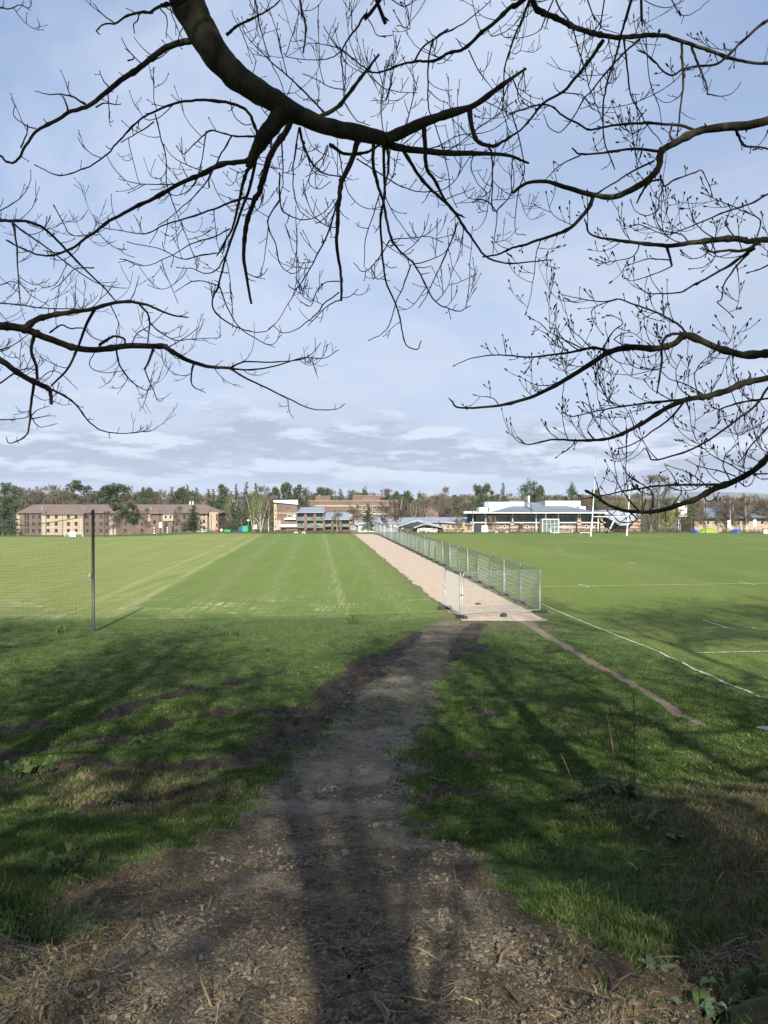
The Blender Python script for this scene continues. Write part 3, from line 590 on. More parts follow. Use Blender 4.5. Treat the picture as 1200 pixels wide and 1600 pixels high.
# photo-traced branches: (width px start, end, points...), 'L' prefix = a limb with its own mesh
T_MID = [
 ('L', 50, 21, (283, -25), (300, 20), (318, 55), (345, 95), (380, 128), (420, 152), (452, 170), (482, 187), (520, 200), (560, 208), (604, 217)),
 ('L', 20, 3.6, (604, 217), (632, 205), (665, 190), (700, 178), (740, 165), (775, 140), (800, 122), (822, 107)),
 ('L', 13, 3, (590, 214), (612, 228), (650, 237), (700, 240), (760, 241), (800, 244), (826, 255)),
 ('L', 34, 11, (446, 172), (433, 188), (418, 207), (405, 226), (395, 245), (388, 262)),
 ('L', 10, 3, (455, 185), (447, 205), (437, 220), (423, 240), (413, 267), (403, 300), (396, 313), (384, 350), (381, 390), (384, 425), (393, 475)),
 ('L', 9, 2.2, (317, 68), (300, 63), (280, 67), (253, 77), (227, 95), (200, 117), (167, 143), (137, 167), (110, 177), (83, 192), (57, 207), (40, 227), (30, 248), (20, 257), (7, 252), (0, 243), (-20, 232)),
 ('L', 8, 2.8, (560, 215), (550, 253), (537, 283), (532, 307), (528, 330), (527, 363), (527, 397), (532, 430), (533, 470)),
 ('L', 7, 2.4, (662, 196), (665, 233), (667, 263), (680, 283), (693, 310), (713, 333), (724, 339)),
 ('L', 8, 3, (733, 168), (737, 200), (747, 220), (770, 225), (787, 218), (800, 212)),
 ('L', 6.5, 3, (495, 185), (523, 170), (543, 150), (563, 123), (580, 100), (592, 85)),
 (7, 2, (396, 245), (383, 252), (350, 255), (320, 270), (283, 287), (250, 305), (213, 323), (173, 347), (143, 370), (113, 391), (83, 401), (60, 399), (33, 387), (10, 375)),
 (3.4, 1, (396, 312), (380, 309), (367, 313), (333, 325), (283, 342), (250, 353), (227, 365), (205, 362), (187, 360), (160, 356)),
 (4.5, 1.3, (405, 215), (400, 203), (390, 180), (370, 167), (347, 162), (313, 160), (283, 162), (240, 177), (213, 193), (187, 222), (170, 240), (147, 258), (123, 267), (93, 273), (55, 258)),
 (2, 1.2, (240, 190), (217, 207), (190, 222)), (2, 1, (242, 177), (250, 213), (258, 247), (262, 293), (277, 333), (293, 373), (307, 413)),
 (3, 1.2, (405, 212), (380, 213), (362, 213), (345, 208), (327, 205), (300, 230), (288, 240), (277, 230)), (2.4, 1.2, (362, 213), (343, 247), (323, 283), (300, 310), (277, 330), (250, 350)), (2, 1.2, (323, 205), (317, 240), (312, 270)),
 (3, 1, (133, 163), (113, 152), (93, 148), (70, 147), (57, 143)), (3, 2, (107, 173), (102, 160), (98, 151)), (2.5, 1, (150, 167), (163, 160), (177, 162), (187, 163)), (2, 1, (57, 200), (43, 197), (23, 182), (23, 168)), (2.4, 1.4, (33, 230), (42, 210), (43, 195)), (2, 1, (200, 95), (210, 90), (197, 77)), (2, 1, (170, 136), (160, 122), (156, 112)), (2, 1, (237, 97), (255, 88), (267, 76)),
 (5, 1.6, (281, -2), (260, 3), (247, 7), (233, 17), (220, 20), (197, 25), (180, 37), (160, 37), (150, 47), (155, 53)), (2, 1, (180, 37), (157, 20), (147, 7)), (2, 1.4, (220, 20), (214, 32), (209, 37), (210, 50)), (2, 1, (247, 8), (260, 27), (260, 57)), (2.4, 1, (295, 33), (283, 50), (277, 65)), (1.6, .8, (263, 5), (272, 30), (285, 60)),
 (4, 1.4, (353, 55), (373, 40), (400, 25), (425, 10), (445, -8)), (1.4, .8, (373, 40), (385, 70), (400, 95)),
 (5, 2, (395, 252), (383, 280), (373, 327), (363, 357), (352, 375), (340, 398)), (5, 1, (400, 252), (388, 300), (368, 357), (353, 403), (343, 447), (334, 470), (340, 490), (363, 507), (397, 518), (417, 517), (428, 508)), (2, 1, (343, 447), (355, 480), (370, 510), (393, 527), (422, 539), (438, 525)),
 (2, 1, (353, 400), (340, 420), (322, 425), (300, 418), (278, 418)), (2, .8, (360, 358), (335, 370), (300, 380), (270, 398), (225, 416), (190, 405)), (2, .8, (340, 395), (310, 400), (285, 405), (250, 390), (200, 378)), (1.8, .8, (343, 447), (320, 440), (300, 442), (275, 455)),
 (2.4, 1, (437, 270), (437, 307), (443, 330), (467, 343), (487, 342), (507, 333), (522, 313)), (2.5, 1.2, (440, 213), (442, 253), (443, 283), (437, 307)), (2.3, 1, (437, 313), (418, 347), (430, 380), (437, 410), (450, 425), (463, 427), (473, 413)),
 (2.5, 1, (467, 200), (463, 233), (458, 267), (457, 293), (463, 320), (473, 333), (482, 340)), (4, 1.4, (468, 200), (477, 227), (487, 250), (500, 265), (517, 273), (540, 277)), (3, 1.5, (425, 160), (428, 190), (423, 227), (418, 250), (405, 275)),
 (2, 1, (512, 227), (505, 245), (490, 262), (484, 285), (500, 295), (515, 285)), (1.6, .8, (433, 265), (400, 255), (380, 268), (360, 263)),
 (3.2, 1.2, (533, 290), (528, 310), (517, 347), (503, 383), (487, 413), (470, 440), (460, 452), (452, 447)), (2, 1, (533, 468), (520, 473), (500, 487), (482, 508)), (2, 1, (530, 457), (507, 473), (497, 487), (463, 513), (440, 518), (428, 510)), (1.8, 1, (531, 440), (510, 441), (496, 452), (485, 478), (472, 473)), (1.5, .8, (534, 465), (548, 462), (558, 453)),
 (5, 1.3, (583, 222), (583, 263), (590, 290), (597, 307), (607, 347), (613, 377), (633, 400), (647, 413), (663, 443), (680, 470), (700, 482), (720, 486), (733, 479)), (4.5, 1.3, (600, 222), (598, 267), (598, 300), (593, 327), (592, 363), (595, 407), (603, 443), (617, 473), (625, 500), (630, 527), (637, 540), (652, 545), (658, 533)), (4, 2, (606, 230), (607, 267), (602, 295), (599, 310)),
 (5, 1.6, (628, 232), (647, 267), (667, 290), (693, 313), (713, 337), (733, 367), (757, 400), (790, 412), (830, 410), (862, 406)), (2.2, 1, (715, 347), (703, 380), (683, 427), (667, 460), (655, 480)), (2, 1, (642, 412), (630, 443), (617, 473), (607, 507), (593, 523), (578, 531)), (2, 1, (610, 375), (600, 395), (580, 418), (566, 423), (555, 413)), (1.6, .8, (580, 418), (590, 437), (602, 430)), (1.6, .8, (613, 375), (640, 372), (665, 370), (690, 378)), (1.8, .8, (645, 413), (665, 410), (690, 398), (702, 385)),
 (4, 1.2, (600, -8), (573, 23), (557, 47), (543, 67), (535, 83), (535, 110), (537, 140), (537, 150)), (7, 1.6, (837, -18), (800, 10), (777, 33), (753, 53), (727, 77), (703, 85), (680, 97), (653, 98), (627, 102), (603, 112), (583, 115), (570, 108), (550, 93), (533, 77)), (3, 1, (647, 97), (663, 73), (687, 57), (717, 43), (747, 20), (770, -3)), (2.6, 1, (700, 45), (677, 62), (668, 97), (668, 133), (668, 167), (677, 190), (690, 230), (700, 273), (703, 300), (713, 322)),
 (4.5, 2.5, (588, -8), (600, 20), (607, 33)), (3.4, 2.4, (468, -8), (475, 27), (477, 53), (474, 82)), (2, 1, (397, -4), (403, 30), (410, 60), (423, 97), (437, 120), (445, 143), (450, 160)), (3, 1, (507, 178), (490, 160), (467, 137), (433, 107), (400, 73), (385, 55), (380, 40)), (2, 1, (538, 160), (557, 187), (575, 195)), (1.6, .8, (577, 118), (600, 137), (620, 142), (650, 145)), (1.6, .8, (613, 113), (610, 133), (602, 155), (583, 157)), (1.8, .8, (535, 83), (520, 65), (508, 45)), (1.8, .8, (533, 75), (500, 68), (480, 67)), (1.8, .8, (535, 80), (510, 92), (455, 90), (444, 84)), (1.6, .7, (575, 30), (590, 55), (612, 55)), (1.7, .8, (537, 140), (510, 134), (497, 125), (475, 116)), (1.6, .7, (605, -6), (625, 3), (637, 12), (637, 40), (622, 40)),
 (2.5, 1, (805, 55), (790, 100), (785, 140), (785, 173), (793, 197), (800, 208)), (2, 1, (733, 77), (750, 113), (770, 140)), (5.5, 3, (515, 226), (533, 237), (550, 240), (573, 236), (594, 226)), (2, 1, (557, 247), (587, 267), (613, 283), (640, 293), (667, 297), (690, 295), (710, 283), (733, 247)), (2.5, 1, (762, 228), (768, 240), (770, 283), (770, 327), (777, 333), (772, 367), (770, 397)), (2, .8, (777, 333), (760, 315), (730, 310), (722, 292)), (2, .9, (777, 330), (795, 310), (803, 285), (800, 250)), (1.8, .8, (655, 239), (690, 225), (720, 210), (760, 205), (790, 190), (812, 170)), (1.6, .8, (690, 240), (715, 225), (745, 200), (780, 178)), (1.7, .8, (740, 241), (737, 262), (745, 285), (760, 300)), (1.6, .8, (513, 230), (500, 262), (480, 275)), (1.8, .8, (530, 240), (540, 290), (555, 315), (575, 325), (595, 323)), (1.5, .7, (640, 237), (655, 215), (672, 200)), (1.8, .8, (480, 240), (490, 268), (510, 276)),
 ('L', 8, 3.4, (818, -25), (843, 18), (867, 30), (890, 42), (917, 53), (943, 58), (973, 60), (1007, 57), (1037, 57), (1060, 65), (1087, 73), (1117, 83), (1143, 92), (1170, 97), (1215, 100)),
 (4.2, 1.6, (990, -12), (977, 33), (967, 67), (957, 100), (947, 133), (942, 167), (942, 207), (947, 233), (960, 263)), (3, 1.1, (1000, 60), (973, 85), (950, 110), (930, 137), (913, 157), (900, 180), (877, 207), (860, 200), (850, 180)), (5, 2.2, (943, 62), (920, 97), (900, 123), (880, 143), (850, 160), (833, 180), (820, 197), (800, 212)), (2.4, 1, (866, -8), (887, 30), (900, 63), (913, 103), (923, 140), (937, 173), (943, 193)), (3, 1.2, (975, 62), (980, 113), (985, 147), (1000, 173), (1013, 197), (1033, 223)), (1.6, .9, (1010, 60), (1013, 110), (1020, 140), (1030, 167), (1033, 200)), (4, 2, (1065, 68), (1067, 100), (1068, 133), (1063, 173), (1058, 213)), (4, 1.6, (1082, 73), (1093, 103), (1102, 127), (1105, 147)), (2, 1, (944, -8), (937, 40), (925, 60)), (1.8, .8, (1105, 147), (1125, 150), (1145, 145), (1157, 130)), (1.8, .8, (1000, -6), (1002, 25), (992, 55)), (1.8, .8, (1005, -4), (1008, 30), (1015, 52)), (2, .8, (915, -8), (930, 25), (945, 45), (965, 52)), (1.8, .8, (1045, -8), (1060, 15), (1068, 24), (1090, 15), (1108, 0)), (2, .8, (866, -2), (840, 50), (800, 62)), (3.5, 1.6, (828, -6), (815, 30), (800, 65), (795, 90)), (1.7, .8, (880, 145), (910, 150), (925, 170), (955, 185)), (1.8, .8, (820, 107), (812, 130), (808, 150), (815, 165)), (2, .9, (800, 120), (815, 150), (835, 165)), (2, 1, (800, 177), (815, 235), (820, 270), (812, 300), (808, 360), (820, 367)),
]
T_LEFT = [
 ('L', 14, 7, (-60, 506), (0, 510), (20, 512), (40, 514), (60, 522), (90, 533), (117, 542), (150, 545), (187, 541), (217, 539), (258, 541)),
 ('L', 7, 4, (258, 541), (277, 555), (303, 567), (333, 574), (360, 575)),
 ('L', 8.5, 2, (37, 513), (57, 500), (83, 493), (117, 488), (147, 483), (173, 475), (200, 473), (227, 477), (247, 485), (267, 492), (293, 496)),
 ('L', 9, 7, (-60, 540), (0, 562), (20, 575), (43, 590), (67, 602), (78, 609)),
 (2.6, 1, (360, 575), (383, 565), (433, 565), (467, 562), (487, 553), (500, 537)), (2.6, 1, (360, 576), (393, 578), (433, 572), (473, 560), (507, 559), (528, 547)), (3, 1, (360, 577), (380, 590), (413, 607), (450, 625), (483, 640), (507, 642), (527, 640), (538, 632)),
 (4.4, 2.4, (147, 484), (133, 510), (125, 533), (117, 553), (103, 580), (80, 603)), (3.2, 1.2, (217, 475), (232, 497), (230, 533), (229, 540)), (2, .9, (232, 500), (247, 517), (273, 532), (300, 530), (340, 528), (345, 524)), (5.5, 4.5, (78, 609), (81, 620), (80, 632)), (3, 1, (80, 608), (107, 623), (123, 638), (140, 660), (160, 673), (187, 677), (213, 676), (233, 670)), (2.2, 1.4, (-10, 473), (33, 477), (67, 482), (117, 484), (140, 484)), (2, 1, (-8, 550), (20, 540), (43, 523)), (2.6, 1.4, (-10, 605), (23, 583), (43, 577), (55, 577)),
 (5, 4, (53, 526), (50, 550), (58, 573), (58, 593)), (4.2, 1.2, (53, 598), (48, 637), (47, 660), (42, 680), (18, 692), (10, 685)), (1.6, 1, (-10, 655), (33, 654), (47, 650)), (2.8, 1, (182, 546), (187, 570), (200, 590), (213, 603), (230, 610), (240, 600)), (4, 2.6, (240, 546), (230, 570), (226, 577)), (2, .9, (226, 577), (237, 603), (247, 627), (255, 623)), (4.5, 2.5, (155, 540), (163, 533), (177, 524), (192, 528), (196, 537)), (3, 1, (302, 570), (298, 587), (302, 603), (320, 613)), (2.6, 1.2, (77, 520), (97, 508), (110, 513), (130, 513), (143, 527), (163, 533)),
 (4.6, 1.6, (-10, 344), (17, 345), (43, 347), (67, 357), (93, 380), (120, 408), (147, 435), (167, 453), (182, 472)), (2.8, 1, (17, 347), (50, 373), (80, 393), (113, 418), (147, 440), (173, 448), (197, 450)), (3, 1.3, (20, 350), (26, 380), (28, 420), (31, 467)), (2, .9, (147, 418), (120, 420), (107, 430), (92, 447), (80, 453)), (1.7, .8, (-8, 330), (30, 308), (47, 283), (48, 268)), (1.6, .8, (83, 320), (100, 350), (113, 368), (147, 365), (165, 357)), (2, 1, (-10, 12), (12, 13), (30, 8), (45, 12), (50, -4)), (1.8, .8, (173, 476), (185, 505), (187, 525)), (1.6, .8, (58, 596), (80, 580), (100, 588), (120, 607)), (1.6, .8, (48, 650), (60, 640), (75, 635)), (1.6, .8, (48, 655), (68, 650), (85, 650)), (1.6, .8, (48, 650), (62, 667), (88, 662)), (1.7, .8, (200, 474), (210, 455), (217, 433)), (1.7, .8, (205, 540), (215, 520), (240, 505), (262, 480)), (1.6, .8, (265, 542), (290, 528), (310, 512)), (1.6, .8, (150, 545), (140, 570), (165, 582), (200, 578)), (1.5, .8, (260, 543), (275, 560), (290, 553)), (1.5, .8, (30, 440), (50, 462), (75, 477)), (1.5, .7, (-8, 450), (20, 440), (52, 455)),
]
T_RIGHT = [
 ('L', 15, 4, (1235, 181), (1200, 187), (1167, 195), (1133, 198), (1093, 205), (1067, 217), (1043, 230), (1030, 240), (1027, 263), (1013, 280), (987, 297), (953, 310), (927, 307), (900, 300), (873, 290), (850, 283), (820, 287), (800, 302)),
 ('L', 11, 2, (1240, 372), (1200, 374), (1177, 376), (1160, 372), (1127, 372), (1087, 377), (1047, 382), (1020, 379), (987, 377), (950, 372), (923, 363), (915, 347)),
 ('L', 13, 2.2, (1235, 552), (1200, 553), (1157, 555), (1113, 543), (1070, 526), (1048, 539), (1018, 547), (983, 545), (949, 552), (923, 569), (888, 591), (853, 610), (819, 625), (780, 635), (719, 638), (704, 625)),
 ('L', 11, 1.5, (1240, 587), (1200, 590), (1165, 597), (1139, 607), (1105, 617), (1074, 623), (1035, 641), (1001, 662), (966, 680), (936, 687), (897, 687), (862, 686), (827, 693), (812, 686)),
 ('L', 12, 3, (1240, 685), (1200, 710), (1178, 732), (1148, 749), (1113, 762), (1079, 781), (1048, 792), (1018, 799), (983, 799), (953, 792), (936, 779), (914, 766)),
 (4.2, 2, (1090, 205), (1067, 195), (1033, 193), (1000, 192), (960, 195), (933, 202), (918, 203), (900, 193), (873, 177), (857, 163), (833, 165), (800, 177)), (4.6, 2.4, (1030, 236), (987, 233), (943, 239), (907, 241), (898, 235)), (2.2, 1, (907, 242), (883, 253), (863, 267), (853, 280)), (3, 2, (1022, 252), (990, 267), (960, 285), (933, 302)), (6, 2.2, (926, 309), (917, 330), (890, 357), (857, 370), (827, 380), (800, 387), (780, 397), (757, 401)), (3.4, 2.4, (1017, 283), (1008, 295), (997, 313)), (3, 1.2, (1017, 283), (1033, 283), (1038, 293), (1053, 283), (1083, 270), (1097, 267), (1107, 287), (1112, 303)), (1.8, 1, (1036, 294), (1030, 307), (1027, 327), (1010, 337), (993, 330), (987, 318)), (4, 1.8, (1150, 200), (1155, 212), (1163, 228), (1183, 230), (1215, 237)), (4.5, 2, (1225, 20), (1200, 28), (1180, 42), (1160, 60), (1140, 82), (1120, 98), (1090, 102), (1067, 108), (1050, 118), (1030, 105), (1017, 90), (1000, 80)), (4, 2.2, (1052, 222), (1046, 210), (1050, 195)),
 (5.5, 2, (1183, 380), (1167, 390), (1133, 392), (1110, 393), (1100, 383)), (4.4, 1.4, (1180, 388), (1150, 410), (1110, 435), (1083, 448), (1063, 458), (1033, 461), (1010, 460), (997, 447)), (3, 1.2, (1170, 396), (1147, 420), (1133, 443), (1128, 467), (1122, 472), (1143, 493)), (3, 1, (1220, 297), (1200, 303), (1167, 320), (1133, 332), (1100, 347), (1073, 358), (1047, 367), (1027, 363), (1000, 350), (987, 352)), (2.2, 1, (1183, 370), (1187, 343), (1163, 330), (1133, 317), (1100, 303)), (4.2, 3.2, (1040, 383), (1045, 397), (1050, 415)), (2, 1, (1048, 407), (1025, 405), (1013, 406), (985, 413)), (1.8, .8, (1050, 416), (1017, 430), (987, 438), (978, 435)), (2, .9, (1120, 374), (1100, 360), (1085, 340), (1075, 315)), (2, .9, (1075, 378), (1060, 365), (1035, 362), (1010, 350)), (2, .9, (1100, 376), (1105, 395), (1085, 405), (1070, 400)), (1.7, .8, (1000, 378), (990, 400), (960, 408), (940, 411), (925, 405)), (2, .9, (1110, 375), (1118, 400), (1100, 417), (1080, 420)), (3, 1.5, (1220, 405), (1190, 420), (1172, 425)), (2, .9, (1150, 373), (1135, 350), (1140, 330), (1150, 312)),
 (4.2, 1.1, (955, 550), (923, 543), (879, 552), (832, 558), (780, 555), (736, 560), (712, 570)), (3.2, 1, (1074, 523), (1057, 506), (1027, 489), (992, 476), (966, 467), (940, 471), (905, 466), (881, 461)), (4.2, 2, (1068, 521), (1044, 524), (1035, 541), (1033, 567), (1027, 610)), (2.2, .9, (940, 547), (957, 519), (975, 504), (957, 493), (945, 495)), (2, .9, (915, 548), (890, 535), (860, 520), (845, 505), (830, 497)), (2, .9, (905, 548), (880, 530), (868, 510), (855, 500)), (1.8, .8, (930, 548), (905, 525), (890, 512)), (1.8, .8, (890, 551), (870, 540), (855, 525), (838, 512)), (1.8, .8, (966, 467), (930, 480), (925, 498), (940, 520)), (1.7, .8, (985, 545), (960, 530), (985, 520), (1010, 535)), (1.8, .8, (950, 553), (965, 565), (985, 570)), (1.8, .8, (885, 590), (860, 600), (835, 600), (815, 590)), (1.6, .8, (780, 635), (770, 622), (745, 618)), (1.7, .8, (992, 477), (1010, 495), (1035, 502)),
 (4.2, 1.2, (1096, 619), (1053, 625), (1009, 630), (966, 636), (931, 643), (897, 651), (882, 646)), (3.2, 1.2, (1072, 625), (1048, 654), (1018, 675), (992, 693), (970, 700)), (3, 2, (1220, 620), (1200, 623), (1157, 630), (1124, 641), (1122, 648)), (4, 2.2, (1225, 585), (1200, 604), (1183, 632), (1152, 656), (1113, 684), (1070, 706), (1022, 719), (1012, 706)), (1.8, .9, (1100, 617), (1070, 600), (1045, 592), (1030, 580), (1005, 575)), (1.8, .9, (1090, 618), (1085, 590), (1095, 570), (1115, 550)), (1.8, .9, (1080, 620), (1060, 605), (1055, 580), (1065, 560)), (1.8, .9, (1110, 614), (1125, 590), (1135, 565)), (1.6, .8, (1050, 625), (1025, 612), (1010, 598)), (1.6, .8, (930, 643), (915, 630), (905, 628)), (1.6, .8, (930, 687), (918, 670), (925, 650), (910, 640)), (1.6, .8, (990, 668), (985, 650), (975, 635)), (1.8, .8, (900, 687), (890, 700), (870, 714)), (1.6, .8, (1000, 685), (990, 675), (1000, 660)),
 (3.6, 1.1, (1125, 757), (1079, 758), (1027, 760), (983, 766), (949, 773), (914, 779), (900, 772)), (3.2, 1.4, (1225, 650), (1200, 669), (1174, 697), (1157, 719)), (3, 1.6, (1157, 742), (1180, 741), (1215, 740)), (2.6, 1.2, (1020, 793), (1018, 770), (1000, 755), (985, 745)), (2.8, 1.2, (1000, 800), (985, 785), (970, 765), (962, 748)), (2.2, 1, (983, 800), (995, 812), (970, 816), (955, 803)), (2, 1, (940, 783), (935, 765), (930, 748)), (2, 1, (1165, 740), (1140, 725), (1120, 715), (1100, 700), (1085, 690)), (2, 1, (1150, 745), (1120, 735), (1095, 730), (1075, 720)), (2, 1, (1140, 750), (1130, 730), (1135, 710), (1150, 695)), (2, 1, (1110, 763), (1085, 745), (1065, 735), (1045, 728)), (2.4, 1, (1100, 770), (1105, 783), (1118, 780), (1122, 772)), (1.8, .9, (1060, 758), (1050, 740), (1040, 728)), (1.8, .9, (1050, 790), (1065, 770), (1060, 752)), (1.8, .9, (1150, 748), (1165, 760), (1178, 748), (1175, 735)),
]
class Over:
    def __init__(s, name, label, Y0, trunk, hub, seed, big_bud, tw):
        s.rng = np.random.default_rng(seed); s.Y0 = Y0; s.hub = np.array(hub, float); s.bud = big_bud; s.tw = tw
        s.root = empty(name, (trunk[0][0], trunk[0][1], trunk[0][2]), label, 'tree'); s.off = np.array(trunk[0][:3], float)
        s.pl = np.zeros((0, 3)); s.twigs = TB(); s.limbs = []
        P = smooth_poly([t[:3] for t in trunk], 6); r = np.interp(np.linspace(0, 1, len(P)), np.linspace(0, 1, len(trunk)), [t[3] for t in trunk])
        tb = TB(); tb.tube(P - s.off, r * (1 + .10 * s.rng.normal(size=len(r))), 16); s.bark(tb); tb.build('trunk', M_MOSS if big_bud else M_BARK, s.root)
    def bark(s, tb):
        for V in tb.V: V += (fbm(V[:, 0] * 9 + V[:, 2] * 5, V[:, 1] * 9 + V[:, 2] * 4, 5, 3)[:, None] - .5) * .05
    def add(s, spec):
        limb = spec[0] == 'L'; spec = spec[1:] if limb else spec
        w0, w1 = spec[0], spec[1]; px = np.array(spec[2:], float)
        off = px[0, 0] < -3 or px[0, 0] > 1203 or px[0, 1] < -1
        Ys = None
        if len(s.pl) and not (off and limb):
            d = np.hypot(s.pl[:, 0] - px[0, 0], s.pl[:, 1] - px[0, 1]); k = d.argmin()
            if d[k] < 22: Ys = s.pl[k, 2]
        if Ys is None: Ys = s.Y0 + s.rng.normal(0, .35)
        L = np.hypot(*np.diff(px, axis=0).T); t = np.concatenate([[0], np.cumsum(L)]); tot = t[-1]; t /= tot
        # spread in depth over its length
        dY = s.rng.normal(.10, .38) * tot / 200 if not limb else s.rng.normal(.25, .2) * tot / 200
        dY = np.clip(dY, -1.1, 1.6)
        Yd = np.clip(Ys + dY * t, 2.8, 9)
        s.pl = np.vstack([s.pl] + [np.column_stack([np.interp(np.linspace(0, 1, int(tot / 5) + 2), t, px[:, i]) if i < 2 else np.interp(np.linspace(0, 1, int(tot / 5) + 2), t, Yd) for i in range(3)])])
        P = np.array([W(a, b, y) for (a, b), y in zip(px, Yd)]); w = np.interp(t, [0, 1], [w0, w1]); w = w * np.where(w < 9, 1.14, 1.0); r = w * .5 / F_PX * Yd
        if off:
            d0 = P[0] - P[1]; d0 /= np.linalg.norm(d0); gap = np.linalg.norm(s.hub - P[0])
            h = s.hub + np.array([0, 0, (P[0][2] - s.hub[2]) * .55]) if s.hub[2] < P[0][2] + 9 else s.hub
            m = P[0] + d0 * gap * .45; tt = np.linspace(0, 1, 7)[:-1][:, None]
            B = (1 - tt) ** 2 * h + 2 * tt * (1 - tt) * m + tt ** 2 * P[0]
            r = np.concatenate([np.linspace(r[0] * 1.9, r[0] * 1.05, 6), r]); P = np.vstack([B, P])
        n0 = len(P); P = smooth_poly(P, 5); r = np.interp(np.linspace(0, 1, len(P)), np.linspace(0, 1, n0), r)
        amp = .09 if w0 > 8 else .05
        wob = np.array([fbm(np.array([i * .45]), np.array([len(s.pl) * .37]), 3, 2)[0] - .5 for i in range(len(P))]); r = r * (1 + 2 * amp * wob)
        if not limb or w0 < 16:
            jj = np.cumsum(s.rng.normal(0, 1, (len(P), 3)), 0); jj -= np.linspace(0, 1, len(P))[:, None] * jj[-1]; P = P + jj * .0016
        r = r * np.where(s.rng.random(len(r)) < .14, 1.28, 1.0) if w0 < 16 else r
        r = np.maximum(r, .0023)
        if limb:
            tb = TB(); tb.tube(P - s.off, r, 14 if w0 > 15 else 8)
            if w0 > 15: s.bark_small(tb, P - s.off)
            tb.build('limb', M_BARK, s.root)
        else: s.twigs.tube(P - s.off, r, 6 if w0 > 3 else 5)
        if w1 <= 2.4: s.tip(P[-1], P[-1] - P[-2], r[-1])
        s.grow(P, r, off, w0)
    def bark_small(s, tb, ax):
        for V in tb.V:
            n = fbm(V[:, 0] * 22 + V[:, 2] * 9, V[:, 1] * 22 + V[:, 2] * 11, 8, 4) - .5
            k = np.argmin(((V[:, None] - ax[None]) ** 2).sum(-1), 1); V += (V - ax[k]) * (n * .55)[:, None]
    def tip(s, p, d, r):
        d = d / (np.linalg.norm(d) + 1e-9); r = max(r, .0015); L = (.030 if s.bud else .014) * s.rng.uniform(.6, 1.2); q = (.0058 if s.bud else .0030) * s.rng.uniform(.7, 1.15)
        tt = np.array([0, .25, .55, .85, 1.0]); s.twigs.tube(p - s.off + d * L * tt[:, None], np.array([r, q * .85, q, q * .55, .0004]), 5)
    def grow(s, P, r, off, w0):
        rg = s.rng; seg = np.linalg.norm(np.diff(P, axis=0), axis=1); a = np.concatenate([[0], np.cumsum(seg)]); tot = a[-1]
        x = .06 + rg.random() * .1
        if off: x += np.linalg.norm(P[0] - P[30]) if len(P) > 30 else 0
        while x < tot - .02:
            k = min(np.searchsorted(a, x), len(P) - 1); f = x / tot
            dens = s.tw * (1.5 if w0 > 12 else 1.0) * (.55 if fbm(np.array([x * 2.6]), np.array([len(s.pl) * .73]), 6, 2)[0] > .5 else 2.2)
            x += rg.uniform(.05, .20) * dens
            if w0 > 30 and rg.random() < .6: continue
            T = P[k] - P[k - 1]; T /= np.linalg.norm(T) + 1e-9
            q = rg.normal(size=3); q[1] *= .8; q -= T * q.dot(T); q /= np.linalg.norm(q) + 1e-9
            d = T * rg.uniform(.25, .9) + q * .9 + np.array([0, 0, rg.uniform(-.35, .35)]); d /= np.linalg.norm(d)
            L = rg.choice([.035, .09, .20, .36], p=[.42, .24, .22, .12]) * rg.uniform(.7, 1.4)
            s.twig(P[k], d, L, min(.0034, max(.0023, r[k] * .7)), 0)
    def twig(s, p, d, L, r, lev):
        rg = s.rng; n = max(3, int(L / .028)); pts = [p]; up = rg.uniform(.06, .34); nod = []
        for i in range(n):
            d = d + np.array([0, 0, up]) * (.3 + i / n) + rg.normal(0, .085, 3); d /= np.linalg.norm(d); pts.append(pts[-1] + d * L / n); nod.append(d)
        pts = np.array(pts); s.twigs.tube(pts - s.off, np.linspace(r, max(.0017, r * .6), len(pts)), 4); s.tip(pts[-1], d, r * .55)
        if L > .045 and lev < 2:
            for i in range(1, n):
                if rg.random() < (.36 if s.bud else .30):
                    q = rg.normal(size=3); dd = nod[i] * .6 + q / np.linalg.norm(q) * .75 + np.array([0, 0, .25]); dd /= np.linalg.norm(dd)
                    s.twig(pts[i], dd, L * rg.uniform(.15, .5), max(.0017, r * .75), lev + 1)
    def done(s): s.twigs.build('twigs', M_TWIG, s.root)
def overhang():
    for nm, lab, Y0, trunk, hub, seed, bud, tw, tr in (
        ('bare_tree', 'bare tree whose thick dark limb arches across the top of the view', 4.5, [(.62, -6.8, gz(.62, -6.8) - .3, .40), (.62, -6.8, gz(.62, -6.8) + .6, .22), (.52, -6.6, 6.4, .18), (.52, -6.2, 9.2, .155), (.42, -6.0, 13, .10), (.5, -6.1, 18, .05)], (.5, -6.2, 9.0), 21, False, 1.0, T_MID),
        ('bare_tree', 'bare tree reaching in from the left edge with long drooping twigs', 6.0, [(-6.2, 4.6, gz(-6.2, 4.6) - .3, .5), (-6.2, 4.6, gz(-6.2, 4.6) + .7, .34), (-6.0, 4.7, 6.2, .28), (-5.9, 4.9, 9.5, .2), (-6.0, 5, 15, .05)], (-6.0, 4.7, 6.0), 22, False, .9, T_LEFT),
        ('bare_tree', 'bare tree on the right with fat pointed buds and a mossy leaning base', 5.0, [(1.86, 2.92, gz(1.78, 2.92) - .35, .62), (1.92, 2.95, gz(1.78, 2.92) + .08, .46), (2.40, 3.1, 3.6, .36), (2.9, 3.35, 4.7, .31), (3.5, 3.7, 6.0, .28), (3.8, 3.9, 8.5, .22), (4.0, 4.1, 14, .05)], (3.55, 3.8, 6.2), 23, True, .85, T_RIGHT)):
        o = Over(nm, lab, Y0, trunk, hub, seed, bud, tw)
        for sp in tr: o.add(sp)
        o.done()
overhang()

